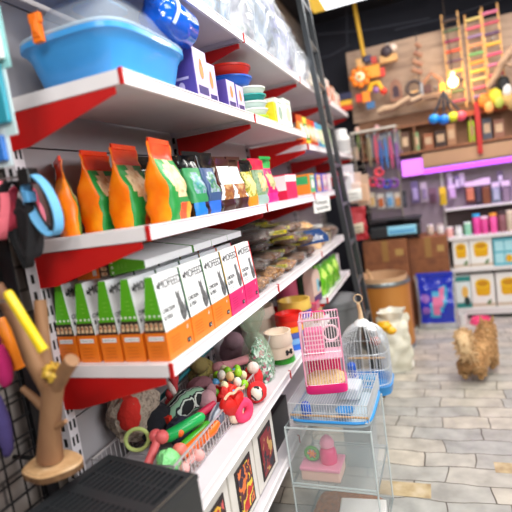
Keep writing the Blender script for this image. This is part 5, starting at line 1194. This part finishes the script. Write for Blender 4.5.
# goods on the counter shelf (z .84) and glass shelf (1.12)
CG = [(430, 226, '#c8b0a0', 'beige'), (440, 226, '#d8d0cc', 'whitish'), (449, 224, '#e0a8a0', 'salmon'), (458, 222, '#d8dcd8', 'pale grey'), (467, 218, '#8ac8a8', 'mint green'), (476, 214, '#e0489a', 'hot pink with a blue top'), (484, 216, '#d84a92', 'rose pink'), (493, 213, '#e85aa0', 'bright pink with an orange top'), (502, 212, '#8a5a60', 'dull plum'), (510, 210, '#c8b8a0', 'sand')]
for i, (px, py, c, nm) in enumerate(CG):
    p = at(px, py, 'y', 5.05); h = (.1, .1, .1, .1, .13, .2, .17, .19, .2, .2)[i]
    zt2 = .841 if p.x > .16 else .891
    t = T('pet_tub', '%s tub standing on %s' % (nm, 'the counter shelf of the back wall' if zt2 < .85 else 'the brown cartons right of the scale'), 'tub', (p.x, 5.08 if zt2 < .85 else 5.0, zt2), 0, 'tubs on the counter shelf')
    P('body', MB().lathe([(.032, 0), (.034, .005), (.034, h*.8), (.028, h*.86)], n=18), M(c, .4), t, True); P('lid', MB().lathe([(.035, h*.86), (.035, h*.98), (.03, h)], n=18), M(['#e8e0d8', '#b8a8a0', '#f0e8e0', '#c8c8c8', '#d8f0e0', '#3fb0e8', '#f0d0e0', '#f0a03a', '#4a3a40', '#e8d8c0'][i], .4), t, True)
for i, (px, w, h, c, c2, nm) in enumerate(((415, .07, .22, '#6a5a8a', '#a898c8', 'violet'), (424, .06, .2, '#c8b8c8', '#8a7a9a', 'pale lilac'), (433, .07, .16, '#7a5a6a', '#5a3a4a', 'dark plum'), (443, .06, .18, '#e8c82a', '#c8a81a', 'bright yellow'), (452, .07, .15, '#a890a8', '#c8a8d0', 'greyish mauve'), (470, .09, .22, '#5a2a2a', '#c87a5a', 'red-brown'), (478, .06, .26, '#2a2430', '#4a4050', 'black'), (486, .09, .3, '#3a2030', '#7a4a30', 'dark maroon'), (496, .07, .2, '#7a8a9a', '#a8b0c0', 'slate grey'), (506, .08, .24, '#4a4450', '#8a7a8a', 'charcoal'))):
    p = at(px, 195, 'y', 5.12)
    if px < 445: 
        pk = at(px, 196, 'y', 5.14); pack(px, 196 if px > 430 else 192, 5.13, w, h, c, c2, '%s pack hanging under the purple light' % nm, 'packs under the purple light')
    else: pack(px, 192, 5.13, w, h, c, c2, '%s pack hanging under the purple light' % nm, 'packs under the purple light', third='#d8c8d8')
for i, (px, py, c) in enumerate(((462, 180, '#c8b0d8'), (457, 182, '#8a7aa8'), (450, 180, '#b8a0c8'), (500, 178, '#6a5a78'))):
    pack(px, py, 5.16, .05, .14, c, '#d8d0e0', '%s card pack high under the purple light' % ['lilac', 'dusky violet', 'pale purple', 'dim grey violet'][i], 'packs under the purple light')
# goods in the wooden shelf compartments
for i, (px, py, w, h, c, nm, kind) in enumerate(((352, 138, .1, .14, '#b89a88', 'tan pet house box', 0), (405, 138, .08, .2, '#5a3a2a', 'dark brown box', 0), (416, 140, .05, .18, '#7a9a6a', 'greenish slim box', 0), (428, 140, .09, .15, '#9a5a3a', 'rust brown box', 0), (441, 142, .1, .16, '#3a2420', 'near black box', 0), (452, 140, .08, .2, '#a87a5a', 'light brown box', 0), (472, 136, .045, .2, '#b8d82a', 'lime yellow slim box', 0), (488, 135, .08, .2, '#4a4a58', 'slate box', 0), (500, 134, .09, .17, '#8a5a48', 'reddish brown box', 0))):
    p = at(px, py, 'y', yb-.1)
    simple = T('shelf_box', '%s in the wooden wall shelf' % nm, 'box', (p.x, yb-.045, 1.743), R.uniform(-.1, .1), 'boxes in the wooden wall shelf')
    P('box', MB().box((-w/2, -.05, 0), (w/2, .05, h)), M(c, .5), simple, bev=.003); P('label', MB().box((-w*.35, -.0515, h*.3), (w*.35, -.0503, h*.75)), M('#c8a888', .5), simple)
# ================================================================== toys on the plywood board
WD = MN(['#d8a868', '#c8945a', '#e4bc82'], 14, .6)
def peg(p, l=.05):
    return MB().bar((0, l, 0), (0, -.01, 0), .005, 6)
def pend(name, lab, px, py, y, parts, cat='bird toy', grp='wooden bird toys on the plywood board'):
    p = at(px, py, 'y', y); t = T(name, lab, cat, tuple(p), 0, grp); s_ = 1 if name == 'branch_toy' else 1.3; t.scale = (s_, 1, s_)
    for n, mb, mt in parts: P(n, mb, mt, t, True)
    P('hanger', MB().bar((0, 0, .06), (0, yb-y+.002, .06), .004, 6), STEEL, t)
    return t
# three ladders with coloured rungs
def bird_ladder(a, b, w, n, cols, lab, y=5.06):
    p, q = at(*a, 'y', y), at(*b, 'y', y); d = q-p; mid = (p+q)/2; s = Vector((-d.z, 0, d.x)).normalized(); s = s if s.x > 0 else -s
    t = T('bird_ladder', lab, 'bird ladder', tuple(mid), 0, 'bird ladders with coloured rungs')
    for sg in (-1, 1): P('rail', MB().tube([p-mid+s*sg*w/2, q-mid+s*sg*w/2], .009, 6), WD, t)
    for k in range(n):
        c = p+d*((k+.7)/(n+.4))-mid; P('rung', MB().bar(c-s*w/2, c+s*w/2, .016, 8), M(cols[k % len(cols)], .5), t, True)
    P('hanger', MB().bar((0, .0, .1), (0, yb-y+.002, .1), .006, 6), STEEL, t)
bird_ladder((449, 13), (459, 108), .14, 9, ['#3a2a2a', '#4a5a3a', '#8a2a4a', '#c84a2a', '#5a3a4a', '#e8a03a'], 'leftmost bird ladder, with dark and red rungs, behind the lit lamp')
bird_ladder((472, 13), (481, 102), .13, 10, ['#c8b06a', '#c85a6a', '#8a6a8a', '#d88a5a', '#6a9a5a', '#e88a2a', '#e8b03a'], 'middle bird ladder with pink and orange rungs')
bird_ladder((489, 5), (498, 92), .13, 8, ['#c86a8a', '#b84a5a', '#5a3a5a', '#d8a83a', '#c84a6a'], 'rightmost bird ladder with pink and yellow rungs')
# lamp bulb
p = at(453, 82, 'y', 4.98); t = T('lit_bulb', 'glowing warm lamp bulb in front of the leftmost bird ladder', 'lamp', tuple(p)); P('bulb', MB().ball((0, 0, 0), (.045, .045, .05)), ME('#ffd27a', 12), t, True, label='glowing warm bulb'); P('socket', MB().lathe([(.02, .045), (.024, .05), (.024, .09), (.012, .1)], n=14), M('#d8d0c0', .5), t, True); P('cord', MB().tube([(0, 0, .1), (.0, .02, .3), (-.02, .06, .55), (-.02, .1, 1.0)], .005, 6), M('#3a2a20', .6), t, True)
pl_ = bpy.data.lights.new('bulb_light', 'POINT'); pl_.energy = 5; pl_.color = (1, .7, .3); pl_.shadow_soft_size = .06; po = bpy.data.objects.new('bulb_light', pl_); C.objects.link(po); po.location = (p.x, p.y-.09, p.z-.02)
# sunflower-like star toy, orange petals round a pale yellow disc
def flower(r, n, c1, c2, c3):
    a_ = MB()
    for k in range(n): a = 2*PI*k/n; a_.ball((r*math.cos(a), 0, r*math.sin(a)), (r*.42, .02, r*.42), 0, 12, 8)
    return [('petals', a_, M(c1, .5)), ('disc', MB().ball((0, -.012, 0), (r*.62, .022, r*.62), 0, 16, 10), M(c2, .5)), ('centre', MB().ball((0, -.034, 0), (r*.25, .01, r*.25)), M(c3, .5))]
pend('sun_toy', 'big orange flower toy with a pale yellow middle, left on the plywood board', 360, 77, 5.05, flower(.06, 8, '#f2821a', '#fff0c0', '#f0902a'))
pend('block_toy', 'orange block toy right beside the big flower toy', 372, 72, 5.08, [('block', MB().cbox((0, 0, 0), (.12, .06, .09)), M('#f0982a', .5)), ('tip', MB().cbox((.07, 0, -.02), (.05, .05, .06)), M('#d83a2a', .5))])
pend('block_toy', 'cluster of dark blue and wooden blocks above the big flower toy', 364, 60, 5.08, [('dark_block', MB().cbox((.02, 0, 0), (.07, .06, .05)), M('#3a3550', .5)), ('wood_block', MB().cbox((-.03, 0, -.02), (.06, .06, .07)), WD), ('red_block', MB().cbox((.075, 0, -.02), (.04, .05, .05)), M('#b83a2a', .5))])
pend('block_toy', 'wooden blocks with a dark knob at the top of the board', 388, 52, 5.08, [('wood_block', MB().cbox((0, 0, -.05), (.13, .07, .05)), WD), ('dark_knob', MB().ball((-.01, -.02, .0), .045), M('#3a2a30', .5)), ('pale_knob', MB().ball((.04, -.01, .02), .03), M('#d8c0b0', .5))])
pend('chain_toy', 'yellow rope perch hanging from the ceiling above the flower toy', 359, 30, 5.05, [('rope', MB().tube([(-.02, 0, .25), (0, 0, .0), (.015, 0, -.2)], .016, 8), M('#c8981e', .6)), ('crossbar', MB().cbox((-.03, 0, .26), (.12, .03, .03)), M('#a8542a', .5))])
pend('bead_toy', 'toy of red, yellow and blue blocks at the left end of the board', 346, 103, 5.05, [('yellow_block', MB().cbox((0, 0, 0), (.09, .05, .035)), M('#e8b02a', .5)), ('red_block', MB().cbox((0, 0, -.04), (.09, .05, .035)), M('#d83a22', .5)), ('navy_block', MB().cbox((0, 0, .05), (.1, .05, .05)), M('#2a2a4a', .5))])
pend('bead_toy', 'orange, red and blue block toy below the flower toy', 366, 97, 5.05, [('orange_block', MB().cbox((.0, 0, 0), (.06, .05, .08)), M('#f08a1e', .5)), ('red_block', MB().cbox((-.05, 0, .0), (.05, .05, .06)), M('#d83022', .5)), ('blue_block', MB().cbox((.03, 0, -.07), (.06, .05, .05)), M('#3a6a9a', .5))])
pend('bead_toy', 'arc-shaped red, yellow and violet bead toy right of the flower toy', 376, 90, 5.05, [('arc', MB().tube([(-.05, 0, .0), (-.03, 0, .05), (.02, 0, .05), (.05, 0, -.02)], .02, 8), M('#f0b01e', .5)), ('red_bead', MB().ball((.055, 0, -.02), .028), M('#e03a22', .5)), ('violet_bead', MB().ball((.0, 0, .0), .024), M('#9a6aa8', .5))])
pend('nest_house', 'small arched wooden house toy in the middle of the plywood board', 396, 91, 5.06, [('house', MB().prism([(-.045, -.08), (.045, -.08), (.045, .03), (.03, .07), (0, .085), (-.03, .07), (-.045, .03)], 'y', -.04, .04), MN(['#7a5040', '#9a6a50'], 20, .6)), ('opening', MB().prism([(-.022, -.05), (.022, -.05), (.022, .02), (0, .04), (-.022, .02)], 'y', -.0425, -.0402), M('#3a2430', .7))])
pend('swing_toy', 'dark ring bird swing right of the wooden house', 414, 88, 5.06, [('ring', MB().torus((0, 0, 0), .05, .014, 'y', 0, 22, 8), M('#4a3a38', .6)), ('perch', MB().bar((-.05, 0, -.03), (.05, 0, -.03), .01, 8), WD), ('tassel', MB().cbox((.055, 0, -.02), (.02, .03, .09)), M('#8a8a90', .6))])
pend('swing_toy', 'arched wooden swing with dark blocks, left of the lit lamp', 432, 84, 5.06, [('arch', MB().tube([(-.07, 0, -.06), (-.06, 0, .02), (0, 0, .08), (.06, 0, .02), (.07, 0, -.06)], .014, 8), MN(['#8a5a44', '#a8785a'], 20, .6)), ('dark_block', MB().cbox((-.03, 0, -.03), (.05, .05, .06)), M('#4a2a28', .6)), ('yellow_block', MB().cbox((.07, 0, -.04), (.04, .05, .06)), M('#d8962a', .6))])
pend('spiral_toy', 'string of slanted wooden discs hanging high on the plywood board', 417, 60, 5.06, [('disc', MB().tube([(-.04, 0, -.06), (.03, 0, -.1)], .018, 8).tube([(-.03, 0, .0), (.035, 0, -.045)], .018, 8).tube([(-.015, 0, .06), (.04, 0, .02)], .018, 8).tube([(0, 0, .12), (.035, 0, .085)], .016, 8), MN(['#8a5a48', '#a87a5c'], 20, .6)), ('string', MB().bar((.01, 0, .2), (.0, 0, -.16), .004, 6), INK)])
pend('platform_perch', 'wavy pale wooden platform perch, the left of two', 394, 105, 5.0, [('plank', MB().tube([(-.12, 0, -.03), (-.08, 0, -.01), (0, 0, -.015), (.06, 0, .01), (.12, 0, .03)], .022, 8), MN(['#c8a888', '#b8977a'], 14, .6)), ('edge', MB().tube([(-.12, -.02, -.045), (0, -.02, -.035), (.12, -.02, .012)], .012, 6), M('#6a4a38', .6))])
pend('platform_perch', 'wavy pale wooden platform perch, the right of two', 420, 99, 5.0, [('plank', MB().tube([(-.1, 0, -.01), (0, 0, .012), (.08, 0, -.01), (.12, 0, .0)], .02, 8), MN(['#bfa184', '#a98b70'], 14, .6)), ('edge', MB().tube([(-.1, -.02, -.025), (0, -.02, -.005), (.12, -.02, -.02)], .011, 6), M('#6a4a38', .6))])
pend('platform_perch', 'short wooden ledge perch just left of the lit lamp', 436, 95, 5.0, [('plank', MB().cbox((0, 0, 0), (.2, .1, .02)), MN(['#b08a68', '#c8a482'], 14, .6)), ('edge', MB().cbox((0, -.055, -.01), (.2, .01, .03)), M('#7a5a44', .6))])
pend('branch_toy', 'thick pale driftwood branch at the right edge of the plywood board', 500, 66, 4.95, [('branch', MB().tube([(-.11, 0, -.17), (-.04, 0, -.08), (.02, 0, .02), (.1, 0, .11), (.2, 0, .17)], [.025, .032, .036, .04, .03], 12), MN(['#8a6a50', '#a5846a', '#6f533e'], 12, .7, .4)), ('twig', MB().tube([(.03, 0, .03), (.08, -.02, -.02), (.14, -.03, -.03)], [.02, .016, .01], 8), MN(['#8a6a50', '#a5846a', '#6f533e'], 12, .7, .4))])
for i, (px, py, c, c2, lb) in enumerate(((503, 84, '#1c1c20', '#d8d4d0', 'black and white plush bird toy under the driftwood branch'), (495, 96, '#d8c83a', '#a8b04a', 'yellow-green tassel toy under the driftwood branch'), (485, 101, '#e07a2a', '#f0a05a', 'orange round toy on the ledge left of the driftwood'), (508, 98, '#c8a060', '#9a7a48', 'straw coloured woven toy at the right edge'))):
    pend('tassel_toy', lb, px, py, 5.02, [('body', MB().ball((0, 0, 0), (.045, .035, .055), 0, 14, 9, .15), M(c, .7)), ('tuft', MB().ball((.02, -.02, -.05), (.03, .025, .045), 0, 12, 8, .2), M(c2, .7))], 'bird toy')
# four coloured balls with dark cords
for i, (px, py, c, lb) in enumerate(((434, 119, '#1f8fe0', 'leftmost light blue ball of the four hanging balls'), (444, 119.5, '#1a7ae0', 'deeper blue ball, second of the four hanging balls'), (453, 117, '#d8e02a', 'lemon yellow ball, third of the four hanging balls'), (461, 116, '#f05a6a', 'coral pink ball, rightmost of the four hanging balls'))):
    p = at(px, py, 'y', 4.86); t = T('ball_toy', lb, 'ball', tuple(p), 0, 'hanging coloured balls')
    P('ball', MB().ball((0, 0, 0), (.05, .05, .045), 0, 18, 12), M(c, .4), t, True); q0 = at(443, 90, 'y', 4.9)-p; P('cord', MB().tube([(0, 0, .04), (q0*.5)+Vector((0, 0, .0)), q0], [.008, .012, .006], 6), M('#1c2030', .7), t, True)
# ceiling things
p0 = at(314, 4, 'z', 3.22); 
q = [at(316, 13, 'z', 3.2), at(374, -2, 'z', 3.2), at(374, -40, 'z', 3.2), at(310, -28, 'z', 3.2)]
t = T('ceiling_light', 'bright white ceiling light panel with a yellow end at the top of the picture', 'ceiling light', (0, 0, 0)); yl = at(327, 12, 'z', 3.2)
xa, xb, ya, yb2 = -.66, .15, 3.0, q[0].y
P('diffuser', MB().box((yl.x, ya, 3.2), (q[1].x+.5, yb2, 3.23)), ME('#f6fbff', 2.2), t, label='bright white diffuser'); P('yellow_end', MB().box((q[0].x-.02, ya, 3.2), (yl.x-.002, yb2, 3.23)), ME('#e0b84a', .8), t, label='yellow end panel')
P('housing', MB().box((q[0].x-.03, ya-.01, 3.231), (q[1].x+.51, yb2+.01, 3.27)), M('#d8d8d8', .5), t)
for i, (a, b) in enumerate((((311, 35), (430, 18)), ((311, 60), (350, 45)), ((346, 0), (347, 45)), ((395, 30), (512, -5)))):
    p, q2 = at(*a, 'y', 5.3), at(*b, 'y', 5.3)
    S('ceiling_cable', ['pale cable running across the dark ceiling void above the board', 'short grey cable sagging left above the board', 'thin vertical cable left of the yellow rope perch', 'dark beam cable running right above the ladders'][i], 'cable', MB().tube([(0, 0, 0), (q2-p)*.5+Vector((0, 0, -.03)), q2-p], .006, 6), M('#3a3c48', .6), tuple(p), smooth=True)
# ================================================================== light and camera
w = bpy.data.worlds.new('world'); sc.world = w; w.use_nodes = True
w.node_tree.nodes['Background'].inputs['Color'].default_value = (.86, .93, 1, 1); w.node_tree.nodes['Background'].inputs['Strength'].default_value = .06
def area(name, loc, rot, sx, sy, e, col=(1, .97, .92)):
    d = bpy.data.lights.new(name, 'AREA'); d.shape = 'RECTANGLE'; d.size = sx; d.size_y = sy; d.energy = e; d.color = col
    o = bpy.data.objects.new(name, d); C.objects.link(o); o.location = loc; o.rotation_euler = rot; return o
area('ceiling_lamp_near', (.35, .9, 3.2), (0, .12, 0), .5, 1.6, 45)
area('ceiling_lamp_mid', (.6, 3.0, 3.2), (0, .1, 0), .4, 1.6, 50)
area('ceiling_lamp_far', (.9, 4.3, 3.15), (-.1, .05, 0), 1.4, .35, 30)
area('side_fill', (2.6, .6, 2.45), (0, 1.22, .12), 1.0, 2.6, 85, (.92, .97, 1))  # added fill from the right to reach into the shelves, no window there
area('front_fill', (.1, -1.0, 3.15), (.75, 0, .2), 1.2, .5, 45)  # added fill from the camera side for the near end faces, unseen
cd = bpy.data.cameras.new('camera'); co = bpy.data.objects.new('camera', cd); C.objects.link(co)
cd.sensor_width = 36; cd.sensor_fit = 'HORIZONTAL'; cd.lens = FPX/512*36; cd.clip_start = .02
co.matrix_world = Matrix((( RT.x, UP.x, -FW.x, 0), (RT.y, UP.y, -FW.y, 0), (RT.z, UP.z, -FW.z, 1.5), (0, 0, 0, 1)))
cd.dof.use_dof = True; cd.dof.focus_distance = 1.8; cd.dof.aperture_fstop = cd.lens/1000/.0235
sc.camera = co
v = sc.view_settings; v.view_transform = 'Standard'; v.look = 'None'; v.gamma = 1; v.use_curve_mapping = False; v.exposure = .1
